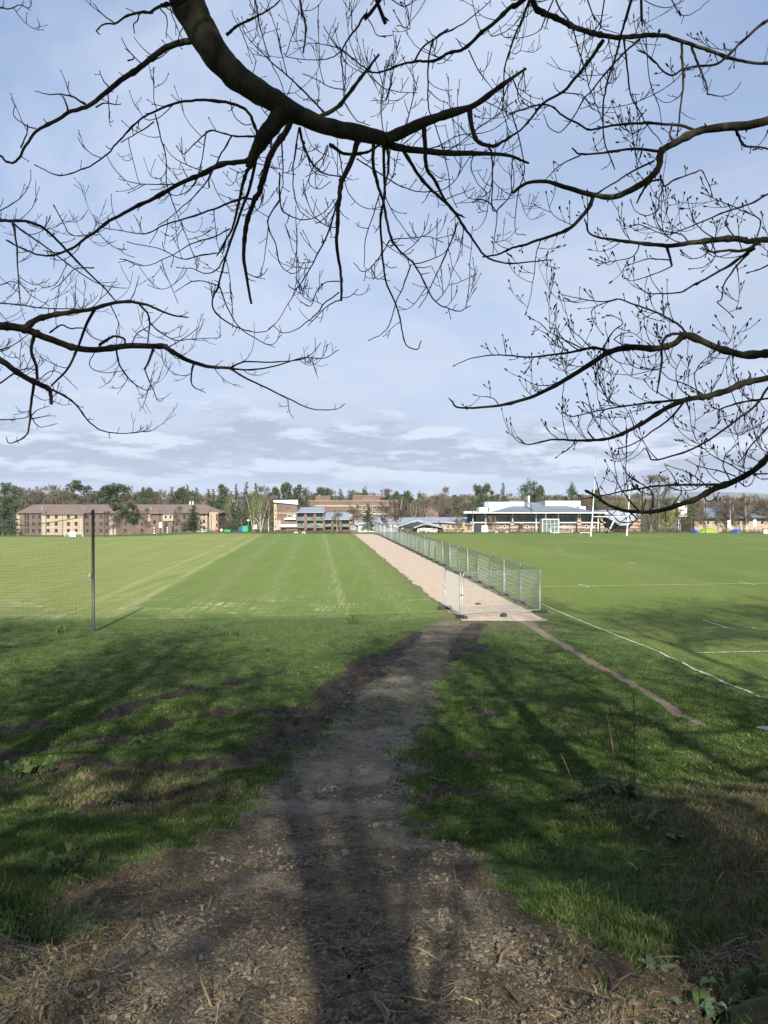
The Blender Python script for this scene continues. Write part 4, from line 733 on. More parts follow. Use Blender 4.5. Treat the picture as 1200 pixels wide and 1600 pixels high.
# ================================================================== TREE BELT BEHIND THE CAMERA (casts the shade on the bank)
def grow_bare(tb, p, d, L, r, lev, rg, maxlev, rmin, spread=.75, up=.12, k=5, nodes=None):
    n = 4 if lev < 2 else 3; pts = [p]; ds = []
    for i in range(n):
        d = d + rg.normal(0, .13, 3) + np.array([0, 0, up * .4]); d /= np.linalg.norm(d); pts.append(pts[-1] + d * L / n); ds.append(d)
    pts = np.array(pts); tb.tube(pts, np.linspace(r, max(rmin, r * .62), n + 1), max(3, k - lev))
    if nodes is not None and lev >= 2: nodes.append(pts[-1])
    if lev >= maxlev: return
    for c in range(rg.integers(2, 4) + (1 if lev >= 1 else 0)):
        i = rg.integers(1, n + 1) if c else n
        q = rg.normal(size=3); q -= ds[i - 1] * q.dot(ds[i - 1]); q /= np.linalg.norm(q); q[2] = q[2] * .6
        dd = ds[i - 1] * (1 - spread * .4) + q * spread + np.array([0, 0, up]); dd /= np.linalg.norm(dd)
        grow_bare(tb, pts[i], dd, L * rg.uniform(.58, .82), max(rmin, r * rg.uniform(.45, .65)), lev + 1, rg, maxlev, rmin, spread, up, k, nodes)
def leaf_cards(C, size, rg, flat=.0):
    n = len(C); a = rg.normal(size=(n, 3)); a /= np.linalg.norm(a, axis=1, keepdims=True); b = rg.normal(size=(n, 3)); b[:, 2] *= (1 - flat); b -= a * (a * b).sum(1, keepdims=True); b /= np.linalg.norm(b, axis=1, keepdims=True)
    s = (np.broadcast_to(size, (n,)) * rg.uniform(.6, 1.3, n))[:, None]
    return np.stack([C - a * s, C - b * s * .45, C + a * s, C + b * s * .45], 1).reshape(-1, 3), np.arange(n * 4).reshape(n, 4)
M_EVERG = leaf_mat('evergreen_leaf', (.018, .030, .010), (.055, .075, .025), scale=.5, tl=.12)
def belt_tree(seed, H, crown_lo, rad, nclump, per):
    rg = np.random.default_rng(seed); tb = TB(); nodes = []
    P = np.array([(0, 0, -.3), (0, 0, .8), (.1, .1, H * .3), (-.1, 0, H * .6), (.1, .1, H * .95)]); tb.tube(smooth_poly(P, 4), np.linspace(.27, .05, 17), 10); tw = TB()
    for i in range(16):
        z = crown_lo + (H - crown_lo) * (i + .5) / 17; a = rg.random() * 6.28; f = 1 - abs((z - crown_lo) / (H - crown_lo) - .42) * 1.0
        grow_bare(tw, np.array([0, 0, z]), np.array([math.cos(a), math.sin(a), rg.uniform(0, .6)]), rad * f * .55, .10 * f + .03, 1, rg, 4, .007, nodes=nodes)
    nodes = np.array(nodes); c = nodes[rg.integers(0, len(nodes), nclump)]
    C = (c[:, None, :] + rg.normal(0, .95, (nclump, per, 3))).reshape(-1, 3)
    V, F_ = leaf_cards(C, .115, rg)
    return (mesh_np('trunk', np.concatenate(tb.V), [np.concatenate(tb.F)], M_BARK, True), mesh_np('branches', np.concatenate(tw.V), [np.concatenate(tw.F)], M_BARK, True), mesh_np('foliage', V, [F_], M_EVERG))
def belt():
    kinds = [belt_tree(31, 21, 4.5, 5.5, 210, 40), belt_tree(32, 24, 6.0, 6.0, 200, 40), belt_tree(33, 17, 3.0, 4.9, 128, 44), belt_tree(34, 18, 3.0, 4.2, 105, 40)]
    for (x, y, k, s, rz), w in zip(BELT, ('tall', 'broad', 'dense', 'leaning', 'spreading', 'slender', 'old', 'young', 'bushy', 'high', 'low', 'round')):
        t = empty('evergreen_tree', (x, y, gz(x, y)), 'evergreen tree in the belt behind the viewpoint shading the bank', 'tree', 'evergreen trees behind the viewpoint', rz); t.scale = (s, s, s)
        for nm, me in zip(('trunk', 'branches', 'foliage'), kinds[k]): ob(nm, me, t)
BELT = [(-6.3, -4.6, 2, 1.0, .3), (6.6, -4.4, 2, 1.02, 2.1), (-12.5, -5.5, 2, 1.08, 1.2), (3.4, -8.0, 0, .88, 2.5), (11.8, -5.0, 1, .98, 4.0), (18.5, -4.5, 0, 1.16, 5.0), (-19.5, -6, 0, .92, 3.0), (2.5, -8.6, 3, 1.0, .8), (-2.6, -9.5, 3, 1.0, 2.8), (-3.6, -13.5, 2, 1.12, 1.9), (25.5, -4, 1, 1.06, 1.5), (-26, -6, 0, .95, 2.2)]
belt()
# ================================================================== FENCE, NETS, POSTS, GOALS
M_GALV = mat('galvanised_steel', (.30, .32, .325), (.22, .235, .24), rough=.45, metal=.55, scale=6, spec=.5)
M_WIRE = mat('fence_wire', (.40, .43, .42), (.28, .31, .30), rough=.5, metal=.4, scale=6)
M_RUBBER = mat('black_rubber', (.022, .022, .023), (.04, .04, .04), rough=.85, scale=12, bump=.3)
M_WHITE = mat('white_paint', (.78, .78, .76), (.68, .68, .66), rough=.5, scale=2)
M_BLACKM = mat('black_steel', (.016, .016, .018), (.03, .03, .032), rough=.5, scale=3, spec=.5)
M_CORD = mat('net_cord', (.03, .035, .03), (.05, .055, .05), rough=.9)
PW, PH = 3.45, 2.0
def panel_meshes():
    def arc(cx, cz, r, a0, a1): return [(cx + r * math.cos(a), 0, cz + r * math.sin(a)) for a in np.linspace(a0, a1, 5)]
    fr = MB(); p = [(.03, 0, .05)] + arc(.18, PH - .15, .15, math.pi, math.pi / 2) + arc(PW - .18, PH - .15, .15, math.pi / 2, 0) + [(PW - .03, 0, .05)]
    fr.tube(p, .021, 8); fr.tube([(.03, 0, .16), (PW - .03, 0, .16)], .017, 6)
    w = MB()
    for x in np.arange(.075, PW - .04, .05):
        z1 = PH - .01 if .18 < x < PW - .18 else PH - .07
        w.box(x - .0016, x + .0016, -.0016, .0016, .16, z1)
    for z in np.arange(.34, PH - .1, .22): w.box(.04, PW - .04, .003, .007, z - .0022, z + .0022)
    ft = MB()
    ft.hexa([(-.12, -.36, 0), (.12, -.36, 0), (.12, .36, 0), (-.12, .36, 0)], [(-.09, -.30, .13), (.09, -.30, .13), (.09, .30, .13), (-.09, .30, .13)])
    ft.hexa([(-.05, -.14, .131), (.05, -.14, .131), (.05, .14, .131), (-.05, .14, .131)], [(-.04, -.12, .155), (.04, -.12, .155), (.04, .12, .155), (-.04, .12, .155)])
    cl = MB(); cl.box(-.05, .05, -.035, .035, 1.0, 1.05); cl.tube([(0, -.05, 1.025), (0, .05, 1.025)], .012, 6)
    t = empty('fence_panel'); ob_ = [fr.build('frame', M_GALV, t, True), w.build('wire_mesh', M_WIRE, t), ft.build('foot', M_RUBBER, t), cl.build('clamp', M_GALV, t)]
    return t
ORD = 'first second third fourth fifth sixth seventh eighth ninth tenth eleventh twelfth thirteenth fourteenth fifteenth sixteenth seventeenth eighteenth nineteenth twentieth twenty-first twenty-second twenty-third twenty-fourth twenty-fifth twenty-sixth twenty-seventh twenty-eighth twenty-ninth thirtieth thirty-first thirty-second'.split()
def fence():
    proto = panel_meshes(); first = True
    def place(a, b, label, sx=None):
        nonlocal first
        o = proto if first else copy_tree(proto); first = False
        d = np.array(b) - np.array(a); L = np.hypot(*d); z = max(gz(*a), gz(*b)) + .02
        o.location = (a[0], a[1], z); o.rotation_euler = (0, random.uniform(-.012, .012), math.atan2(d[1], d[0])); o.scale = (L / PW, 1, 1)
        for ch in o.children:
            if ch.name.startswith('foot'): ch.scale = (PW / L, 1, 1)
        return tag(o, label, 'fence panel', 'temporary mesh fence panels')
    c0 = np.array(p2g(845, 957.5)); dirv = np.array([UD - .0035, 1.0]); dirv /= np.hypot(*dirv); step = PW + .05
    for k in range(29):
        a = c0 + dirv * step * k; b = a + dirv * PW; a = a + [random.uniform(-.04, .04), 0]; b = b + [random.uniform(-.04, .04), 0]
        place(a, b, f'mesh fence panel, {ORD[k]} from the near corner in the row along the pale path')
    e = c0 + dirv * step * 29
    A, B_, C_ = np.array(p2g(721.5, 966.5)), c0 + np.array([-.03, -.06]), np.array(p2g(695.5, 952))
    place(A, B_, 'mesh fence panel standing square across the near end of the pale path')
    place(C_, A - np.array([.05, -.02]), 'mesh fence panel swung along the left edge of the path at its near end')
    # far end barrier across the path
    f0 = np.array([6.0 + UD * 139.5, 139.5]); place(f0, f0 + [3.4, .25], 'mesh fence panel closing the far end of the pale path')
    for (px, py, lab) in ((747, 945, 'black rubber fence block lying on the pale path inside the panels'), (787, 964, 'black rubber fence block at the foot of the panel across the path')):
        x, y = p2g(px, py); m = MB(); m.hexa([(-.14, -.11, 0), (.14, -.11, 0), (.14, .11, 0), (-.14, .11, 0)], [(-.11, -.08, .14), (.11, -.08, .14), (.11, .08, .14), (-.11, .08, .14)])
        m.box(-.05, .05, -.04, .04, .1405, .165)
        if px == 747: m = MB().hexa([(-.12, -.14, 0), (.12, -.14, 0), (.12, .14, 0), (-.12, .14, 0)], [(-.09, -.11, .07), (.09, -.11, .07), (.09, .11, .07), (-.09, .11, .07)]).box(-.04, .04, -.05, .05, .0705, .09)
        o = m.build('rubber_block', M_RUBBER); o.location = (x, y, surf([x], [y])[0][0] + .012); o.rotation_euler = (0, 0, .4); tag(o, lab, 'block')
    # timber posts or weights lying by the panel foot
fence()
def near_net():
    x, y = p2g(146, 988); z = surf([x], [y])[0][0]; H = 4.75
    t = empty('net_post', (x, y, z), 'tall black steel post at the near left corner of the field', 'post')
    m = MB(); m.tube([(0, 0, -.2), (0, 0, H)], .058, 10); m.build('pole', M_BLACKM, t, True)
    MB().tube([(0, 0, H + .001), (0, 0, H + .05)], [.066, .04], 10).build('cap', M_BLACKM, t, True)
    w = MB().box(-.16, -.075, -.05, .05, 2.05, 2.28); w.tube([(-.12, -.05, 2.16), (-.12, -.16, 2.16)], .02, 6); w.build('winch', M_GALV, t)
    MB().tube([(-.07, 0, H - .1), (-.15, 0, H - .1)], .03, 6).build('pulley', M_BLACKM, t)
    # netting stretched to the left, towards a post outside the frame
    nx, nz, s = 64, 34, .125; n = empty('ball_stop_net', (x - .1, y, z), 'black square mesh netting hung left of the tall black post', 'net')
    tb = TB(); rg = np.random.default_rng(4)
    sag = lambda u: .9 * (u * (1 - u)) * 2.0
    wx = -7.9
    def pt(i, j):
        u = i / nx; v = j / nz; top = H - .15 - sag(u) ; X = wx * u; yy = .10 * math.sin(u * 9 + v * 3) * v * (1 - v) * 2 + 1.1 * u
        zz = .08 + (top - .08) * v; return (X + .03 * math.sin(v * 7 + u * 20), yy, zz + gz(x + X, y + yy) - z)
    Pg = np.array([[pt(i, j) for j in range(nz + 1)] for i in range(nx + 1)])
    for i in range(nx + 1): tb.tube(Pg[i], .0032, 3)
    for j in range(nz + 1): tb.tube(Pg[:, j], .003 if 0 < j < nz else .010, 3)
    tb.build('netting', M_CORD, n)
    MB().tube([(-.02, 0, H - .12)] + [tuple(Pg[i, nz] + [0, 0, .02]) for i in range(0, nx + 1, 4)], .008, 4).build('head_rope', M_CORD, n)
    # the post outside the frame which carries the other end
    x2, y2 = x - .1 + wx, y + 1.1; z2 = gz(x2, y2); t2 = empty('net_post', (x2, y2, z2), 'tall black steel post outside the left edge carrying the net', 'post')
    MB().tube([(0, 0, -.2), (0, 0, H)], .058, 10).build('pole', M_BLACKM, t2, True); MB().tube([(0, 0, H + .001), (0, 0, H + .05)], [.066, .04], 10).build('cap', M_BLACKM, t2, True)
near_net()
def far_posts():
    for px, top, bot, lab in ((72, 800, 841, 'slim dark net post in front of the tan left section of the hall'), (163, 799, 840, 'slim dark net post just right of the tall near post, by the far edge'), (250, 797, 838, 'slim dark net post in front of the hall entrance, far side of the field'), (738, 795, 834, 'slim dark net post before the left corner of the sports centre'), (830, 789, 834, 'slim dark net post before the middle of the sports centre'), (1102, 785, 830, 'slim dark net post beside the green tent at the far right')):
        Y = 122 if px < 300 else 134; P = W(px, bot, Y); z = gz(P[0], Y); T = W(px, top, Y); t = empty('slim_post', (P[0], Y, z), lab, 'post')
        MB().tube([(0, 0, -.2), (0, 0, T[2] - z)], [.055, .05], 8).build('pole', M_BLACKM, t, True); MB().tube([(0, 0, T[2] - z + .001), (0, 0, T[2] - z + .08)], [.08, .05], 8).build('cap', M_BLACKM, t, True)
far_posts()
def rugby():
    Y0 = 123.0; a = W(923, 836, Y0); b = W(979, 835, Y0 + 1.5); z = gz(a[0], Y0)
    t = empty('rugby_posts', ((a[0] + b[0]) / 2, Y0 + .7, z), 'tall white H shaped rugby goal posts standing on the right hand pitch', 'goal posts')
    Hh = W(930, 710, Y0)[2] - z
    for p, lean in ((a, .85), (b, .8)):
        q = (p[0] - (a[0] + b[0]) / 2, p[1] - Y0 - .7); MB().tube([(q[0], q[1], -.3), (q[0] + lean * .3, q[1], 3.0), (q[0] + lean, q[1], Hh)], [.085, .08, .055], 10).build('upright', M_WHITE, t, True)
    MB().tube([(a[0] - (a[0] + b[0]) / 2 + .25, -.7, 3.05), (b[0] - (a[0] + b[0]) / 2 + .25, .8, 3.05)], .06, 8).build('crossbar', M_WHITE, t, True)
rugby()
M_NETW = mat('goal_net', (.55, .57, .56), (.45, .47, .46), rough=.9)
def goal(px0, px1, pyb, Y, label, Hh=None, depth=1.2):
    a = W(px0, pyb, Y); b = W(px1, pyb, Y); w = b[0] - a[0]; z = gz((a[0] + b[0]) / 2, Y); Hh = Hh or w / 3.6
    t = empty('football_goal', ((a[0] + b[0]) / 2, Y, z), label, 'goal'); h = w / 2
    MB().tube([(-h, 0, 0), (-h, 0, Hh)], .05, 8).build('goal_post', M_WHITE, t, True); MB().tube([(h, 0, 0), (h, 0, Hh)], .05, 8).build('goal_post', M_WHITE, t, True)
    MB().tube([(-h - .05, 0, Hh), (h + .05, 0, Hh)], .052, 8).build('crossbar', M_WHITE, t, True)
    m = MB()
    for s in (-h, h): m.tube([(s, .05, Hh - .05), (s, depth * .4, Hh), (s, depth, .06), (s, .05, .06)], .03, 5)
    m.tube([(-h, depth, .05), (h, depth, .05)], .03, 5); m.build('net_frame', M_WHITE, t)
    tb = TB()
    for x in np.linspace(-h, h, 16): tb.tube([(x, .02, Hh - .03), (x, depth * .45, Hh - .1), (x, depth, .08)], .012, 3)
    for f in np.linspace(.1, .95, 6): tb.tube([(-h, depth * (.45 + .55 * f), (Hh - .1) * (1 - f) + .05), (h, depth * (.45 + .55 * f), (Hh - .1) * (1 - f) + .05)], .012, 3)
    tb.build('net', M_NETW, t)
    return t
goal(101, 129, 841, 185, 'white football goal with net on the far left grass before the tan wall')
goal(861, 894, 830, 172, 'white football goal with net on the far grass before the sports centre')
def round_goal():   # a folded goal frame beside the left one
    a = W(118, 841, 186); z = gz(a[0], 186); t = empty('folded_goal', (a[0] - .2, 184.5, z), 'narrow white folded goal frame leaning at the right of the far left goal', 'goal')
    MB().tube([(-.8, 0, 0), (-.6, .3, 1.5), (.6, .3, 1.5), (.8, 0, 0)], .07, 6).build('frame', M_WHITE, t); MB().box(-.55, .55, .22, .28, .25, 1.3).build('net', M_NETW, t)
round_goal()
def boards():
    for px0, px1, py0, py1, Y, lab in ((460, 465, 831, 833.6, 150, 'small white board lying at the hedge foot below the flats, left one'), (472, 477, 831, 833.6, 150, 'small white board lying at the hedge foot below the flats, right one'), (774, 778, 829, 831, 165, 'small white box on the grass left of centre before the sports centre'), (790, 794, 829, 831, 165, 'small white box on the grass nearest the white entrance block'), (865, 873, 829.5, 831, 150, 'low white bench on the grass in front of the far goal'), (906, 921, 829, 831, 150, 'long low white bench left of the rugby posts')):
        a = W(px0, py1, Y); b = W(px1, py0, Y); z = gz(a[0], Y); w = (b[0] - a[0]) / 2; h = max(b[2] - a[2], .22)
        t = empty('low_bench', ((a[0] + b[0]) / 2, Y, z), lab, 'bench' if 'bench' in lab else 'board')
        MB().box(-w, w, -.18, .18, h - .06, h).box(-w, w, .12, .16, .08, h - .0605).build('seat_board', M_WHITE, t)
        for s in (-1, 1): MB().box(s * w * .8 - .05, s * w * .8 + .05, -.12, .1, -.05, h - .0602).build('leg', M_WHITE, t)
boards()
# ================================================================== BUILDINGS
M_BRICK = brick_mat('brown_brick', (.105, .068, .052), (.145, .092, .07), (.16, .13, .11))
M_BRICK2 = brick_mat('dark_brick', (.088, .060, .050), (.115, .078, .062), (.14, .115, .10))
M_CREAM = mat('cream_panel', (.34, .275, .205), (.29, .235, .175), rough=.9, scale=.5)
M_TILE = mat('brown_roof_tile', (.105, .080, .072), (.14, .108, .095), rough=.85, scale=.4, stretch=(1, 1, 6))
M_FRAME = mat('brown_window_frame', (.06, .035, .028), (.08, .045, .035), rough=.6)
M_GLASS = glass_mat('window_glass', (.025, .03, .035))
M_GLASSG = glass_mat('green_glass', (.10, .14, .13))
M_WFRAME = mat('white_window_frame', (.62, .63, .63), rough=.5)
M_METROOF = mat('grey_blue_metal_roof', (.25, .28, .335), (.20, .23, .285), rough=.55, metal=.15, scale=.15, stretch=(4, .3, 1))
M_METROOF2 = mat('dark_metal_roof', (.15, .17, .205), (.11, .13, .16), rough=.5, metal=.15, scale=.2)
M_LIGHTR = mat('pale_render', (.55, .55, .54), (.48, .48, .47), rough=.8, scale=.4)
M_BUFF = mat('buff_stone', (.33, .265, .19), (.27, .215, .155), rough=.9, scale=1)
M_ORANGE = mat('ochre_panel', (.40, .27, .14), (.35, .24, .12), rough=.8)
M_DARK = mat('dark_recess', (.03, .03, .032), (.045, .045, .05), rough=.9)
def banded_mat():
    m, nt, b = new_mat('banded_brick'); N = nt.nodes.new; L = nt.links.new; g = N('ShaderNodeNewGeometry'); s = N('ShaderNodeSeparateXYZ'); L(g.outputs['Position'], s.inputs[0])
    a = N('ShaderNodeMath'); a.operation = 'MULTIPLY'; a.inputs[1].default_value = 1 / 1.05; L(s.outputs[2], a.inputs[0]); f = N('ShaderNodeMath'); f.operation = 'FRACT'; L(a.outputs[0], f.inputs[0])
    c = N('ShaderNodeMath'); c.operation = 'GREATER_THAN'; c.inputs[1].default_value = .5; L(f.outputs[0], c.inputs[0]); x = N('ShaderNodeMix'); x.data_type = 'RGBA'; L(c.outputs[0], x.inputs[0])
    x.inputs[6].default_value = (.155, .10, .08, 1); x.inputs[7].default_value = (.33, .265, .20, 1); L(x.outputs[2], b.inputs['Base Color']); b.inputs['Roughness'].default_value = .9; return m
M_BAND = banded_mat()
def bx(mb, px0, px1, py0, py1, Y, depth, o, mi=0, base=False):
    """box filling photo rectangle at distance Y, o = building origin"""
    a = W(px0, py1, Y); b = W(px1, py0, Y); z0 = a[2] - o[2] if not base else -1.2
    return mb.box(a[0] - o[0], b[0] - o[0], Y - o[1], Y + depth - o[1], z0, b[2] - o[2], mi)
def part(name, m, par, rects, Y, depth, o, base=False):
    mb = MB()
    for r in rects: bx(mb, *r, Y, depth, o, 0, base)
    return mb.build(name, m, par)
def windows(par, rects, Y, o, mf=None, mg=None, proud=.12, fw=.09, mull=0):
    for (px0, px1, py0, py1) in rects:
        a = W(px0, py1, Y); b = W(px1, py0, Y); x0, x1, z0, z1 = a[0] - o[0], b[0] - o[0], a[2] - o[2], b[2] - o[2]; y = Y - o[1]
        m = MB(); m.box(x0, x1, y - proud, y + .02, z0, z0 + fw); m.box(x0, x1, y - proud, y + .02, z1 - fw, z1); m.box(x0, x0 + fw, y - proud, y + .02, z0 + fw, z1 - fw); m.box(x1 - fw, x1, y - proud, y + .02, z0 + fw, z1 - fw)
        for k in range(mull): xx = x0 + (x1 - x0) * (k + 1) / (mull + 1); m.box(xx - .04, xx + .04, y - proud + .02, y - .01, z0 + fw, z1 - fw)
        m.box(x0 - .08, x1 + .08, y - proud - .06, y - proud - .002, z0 - .1, z0 + .02)
        f = m.build('window', mf or M_FRAME, par); MB().box(x0 + fw, x1 - fw, y - .035, y + .01, z0 + fw, z1 - fw).build('pane', mg or M_GLASS, f)
def origin(px, Y):
    p = W(px, 830, Y); return np.array([p[0], Y, gz(p[0], Y)])
def hip_roof(px0, px1, pe, pr, Y, depth, rx0, rx1, o, over=.7):
    a = W(px0, pe, Y); b = W(px1, pe, Y); ym = Y + depth / 2; c = W(rx0, pr, ym); d = W(rx1, pr, ym); x0, x1 = a[0] - o[0] - over, b[0] - o[0] + over; y0, y1 = Y - over - o[1], Y + depth + over - o[1]; ze = a[2] - o[2]; zr = c[2] - o[2]; t = .22
    V = [(x0, y0, ze), (x1, y0, ze), (x1, y1, ze), (x0, y1, ze), (c[0] - o[0], ym - o[1], zr), (d[0] - o[0], ym - o[1], zr), (x0, y0, ze - t), (x1, y0, ze - t), (x1, y1, ze - t), (x0, y1, ze - t)]
    return V, [(0, 1, 5, 4), (1, 2, 5), (2, 3, 4, 5), (3, 0, 4), (9, 8, 7, 6), (6, 7, 1, 0), (7, 8, 2, 1), (8, 9, 3, 2), (9, 6, 0, 3)]
def hall():
    Y = 290; o = origin(186, Y); t = empty('residence_hall', tuple(o), 'long three storey brown brick and tan residence hall with brown tiled roof', 'building')
    part('wall', M_BRICK2, t, [(31, 342, 801.6, 834)], Y, 12, o, True)
    part('gable_end', M_CREAM, t, [(26, 31, 803, 834)], Y + .5, 10, o, True)
    part('tan_wall', M_CREAM, t, [(65, 130, 804.6, 834)], Y - 1.6, 1.58, o, True); part('tan_wall', M_CREAM, t, [(171, 181, 806, 834)], Y - .6, .58, o, True); part('tan_wall', M_CREAM, t, [(308, 324, 803, 834)], Y - 1.2, 1.18, o, True); part('tan_wall', M_CREAM, t, [(327, 340.5, 800.5, 834)], Y - 1.4, 1.38, o, True)
    part('entrance_bay', M_BRICK, t, [(235, 270, 803.2, 834)], Y - 1.2, 1.18, o, True); part('bay_panel', M_CREAM, t, [(254, 271, 803.4, 814)], Y - 1.6, .39, o); part('bay_panel', M_CREAM, t, [(231, 235, 804, 815)], Y - .9, .88, o)
    part('door', M_DARK, t, [(268, 270.6, 822, 833.5)], Y - 1.3, .09, o); part('door', M_DARK, t, [(256, 262, 816, 833.5)], Y - 1.3, .09, o)
    V, F = hip_roof(30, 343, 801, 788.2, Y, 12, 52, 321, o); rf = MB().add(V, F).build('roof', M_TILE, t)
    # lean-to extensions of the roof above the projecting bays
    for a, b, ye in ((65, 131, 804.4), (307, 325, 803), (234, 271, 803)):
        A = W(a, ye, Y - 2.1); B = W(b, ye, Y - 2.1); k = 3.1 / 6.7; C = W(a, 801, Y); Zt = C[2] + (W(186, 788.2, Y + 6)[2] - C[2]) * k + .06
        v = [(A[0], Y - 2.1, A[2]), (B[0], Y - 2.1, A[2]), (B[0], Y + 2.4, Zt), (A[0], Y + 2.4, Zt)]; w = [(x, y, z + .2) for x, y, z in v]
        MB().hexa([tuple(np.array(p) - o) for p in v], [tuple(np.array(p) - o) for p in w]).build('bay_roof', M_TILE, rf)
    v2 = W(296, 783.5, Y + 6) - o
    for dx in (0, 1.0): MB().box(v2[0] + dx, v2[0] + dx + .5, 6, 6.5, v2[2] - 1.6, v2[2]).build('vent', M_LIGHTR, rf)
    for px in (67, 131, 211, 236.5): p = W(px, 794, Y + 3) - o; MB().tube([(p[0], 2.2, p[2] - .9), (p[0], 2.2, p[2] + .15)], .13, 6).build('vent_pipe', M_LIGHTR, rf)
    rows = ((804.4, 809.4), (815.6, 820.6), (826.4, 831.2))
    R_ = [(px - 2.1, px + 2.1, a, b) for a, b in rows for px in (52.3, 62)]
    windows(t, R_, Y, o); windows(t, [(px - 2.2, px + 2.2, a, b) for a, b in rows for px in (75.5, 88, 107, 119)], Y - 1.6, o)
    windows(t, [(px - 2.1, px + 2.1, a, b) for a, b in rows for px in (136.5, 147, 158, 167, 196, 222, 276, 288)], Y, o)
    windows(t, [(38.6, 41, a, b) for a, b in ((801.8, 812), (814, 823), (825, 833))] + [(42.5, 45.5, a, b) for a, b in ((801.8, 812), (814, 823), (825, 833))], Y, o)
    windows(t, [(257, 261, 804.4, 811), (264.5, 268.5, 804.4, 811)], Y - 1.6, o, M_WFRAME); windows(t, [(239, 243.5, 813, 818), (239, 243.5, 824, 829)], Y - 1.2, o)
    windows(t, [(317, 320.5, a, b) for a, b in ((802, 806), (811.5, 816.5), (822, 827))], Y - 1.2, o); windows(t, [(337.5, 340, a, b) for a, b in ((803, 807), (808.5, 812.5), (817.5, 822), (827.5, 831.5))], Y - 1.4, o)
    for px, yy in ((97.4, Y - 1.66), (131, Y - .07), (162.5, Y - .07), (330, Y - 1.5)): a = W(px, 802, yy) - o; MB().tube([(a[0], yy - o[1], -.3), (a[0], yy - o[1], a[2] - .3)], .09, 6).build('downpipe', M_DARK, t)
hall()
def flats():
    Y = 285; o = origin(487, Y); t = empty('flats_block', tuple(o), 'brown brick flats block with pale sloping metal roofs and glazed balconies', 'building')
    part('tower_wall', M_BRICK, t, [(432.5, 464.5, 784.5, 828)], Y, 12, o, True); part('ochre_stair', M_ORANGE, t, [(428, 432.2, 784, 828)], Y + .3, 6, o, True)
    A = [W(427, 782.3, Y - .6) - o, W(465.5, 783.8, Y - .6) - o]; B = [W(427, 781.5, Y + 12) - o, W(465.5, 780.8, Y + 12) - o]
    MB().hexa([tuple(A[0] - [0, 0, .55]), tuple(A[1] - [0, 0, 1.1]), tuple(B[1] - [0, 0, .5]), tuple(B[0] - [0, 0, .5])], [tuple(A[0]), tuple(A[1]), tuple(B[1]), tuple(B[0])]).build('roof', M_LIGHTR, t)
    part('string_course', M_CREAM, t, [(432.5, 464.8, 801, 802.6)], Y - .25, .24, o); part('balcony', M_LIGHTR, t, [(444, 462.5, 809.3, 812)], Y - 1.0, .98, o); part('balcony', M_LIGHTR, t, [(437, 464.3, 819.5, 823.6)], Y - 1.0, .98, o); part('low_panel', M_CREAM, t, [(432.4, 439, 813, 828)], Y - .2, .19, o)
    windows(t, [(428.6, 431.8, a, b) for a, b in ((794, 801), (808, 814.5), (820, 827))], Y + .3, o, M_WFRAME, M_GLASSG); windows(t, [(448.5, 456.5, 803.6, 809.2)], Y, o, M_WFRAME, None, .12, .12, 2); windows(t, [(448.8, 451.2, 792.6, 794)], Y, o); windows(t, [(439, 447, 825, 827.5)], Y, o)
    MB().tube([tuple(W(460, 806, Y) - o + [0, -.4, 0]), tuple(W(460, 806, Y) - o + [0, -.2, 0])], .55, 10).build('satellite_dish', M_WHITE, t)
    # wings: recessed glazed bays between brick piers
    for (a, b, yb, pr, pe, piers, bays, wy) in ((464.7, 506.6, 828, 792.5, 800, ((475, 479.5), (490, 494), (504.5, 506.6)), ((465, 475), (479.5, 490), (494, 504.5)), ((801.5, 811.8), (814, 823.6))), (507, 547.5, 828, 800.5, 811, ((506.9, 508), (517.5, 521), (530.5, 534), (545, 547.5)), ((508, 517.5), (521, 530.5), (534, 545)), ((812.4, 821.6),))):
        part('back_wall', M_BRICK2, t, [(a, b, pe, 828)], Y + 1.7, 9, o, True); part('pier', M_BRICK, t, [(p[0], p[1], pe, 828) for p in piers], Y - .1, 1.78, o, True)
        part('floor_slab', M_BRICK, t, [(a, b, 811.9, 813.7), (a, b, 823.8, 825.2)] if len(wy) == 2 else [(a, b, 821.8, 823.4)], Y + .1, 1.58, o)
        windows(t, [(x0 + .6, x1 - .4, z0, z1) for x0, x1 in bays for z0, z1 in wy], Y + 1.7, o, M_WFRAME, M_GLASSG, .1, .1, 1)
        for x0, x1 in bays:
            for z0, z1 in wy: part('balustrade', M_GLASSG, t, [(x0 + .2, x1 - .2, z1 - 3.4, z1 - .1)], Y + .02, .05, o)
        e0 = W(a - .5, pe, Y - .7) - o; e1 = W(b + .5, pe, Y - .7) - o; r0 = W(a - .5, pr, Y + 11) - o; r1 = W(b + .5, pr, Y + 11) - o
        MB().hexa([tuple(e0 - [0, 0, .3]), tuple(e1 - [0, 0, .3]), tuple(r1 - [0, 0, .3]), tuple(r0 - [0, 0, .3])], [tuple(e0), tuple(e1), tuple(r1), tuple(r0)]).build('roof', M_METROOF, t)
    part('link_wall', M_BRICK, t, [(547.5, 560, 817, 828)], Y + 2, 6, o, True); windows(t, [(549, 556, 821.5, 827)], Y + 2, o, M_WFRAME, M_GLASSG)
    e0, e1, r0, r1 = W(546.5, 815, Y + 1) - o, W(562, 820.5, Y + 1) - o, W(548, 811.5, Y + 8) - o, W(563, 817, Y + 8) - o
    MB().hexa([tuple(e0 - [0, 0, .3]), tuple(e1 - [0, 0, .3]), tuple(r1 - [0, 0, .3]), tuple(r0 - [0, 0, .3])], [tuple(e0), tuple(e1), tuple(r1), tuple(r0)]).build('porch_roof', M_LIGHTR, t)
    part('rail', M_WHITE, t, [(547.2, 547.8, 805, 817), (550, 550.5, 805, 817), (547, 551, 804.6, 805.4), (547, 551, 810, 810.6)], Y + .5, .12, o)
flats()
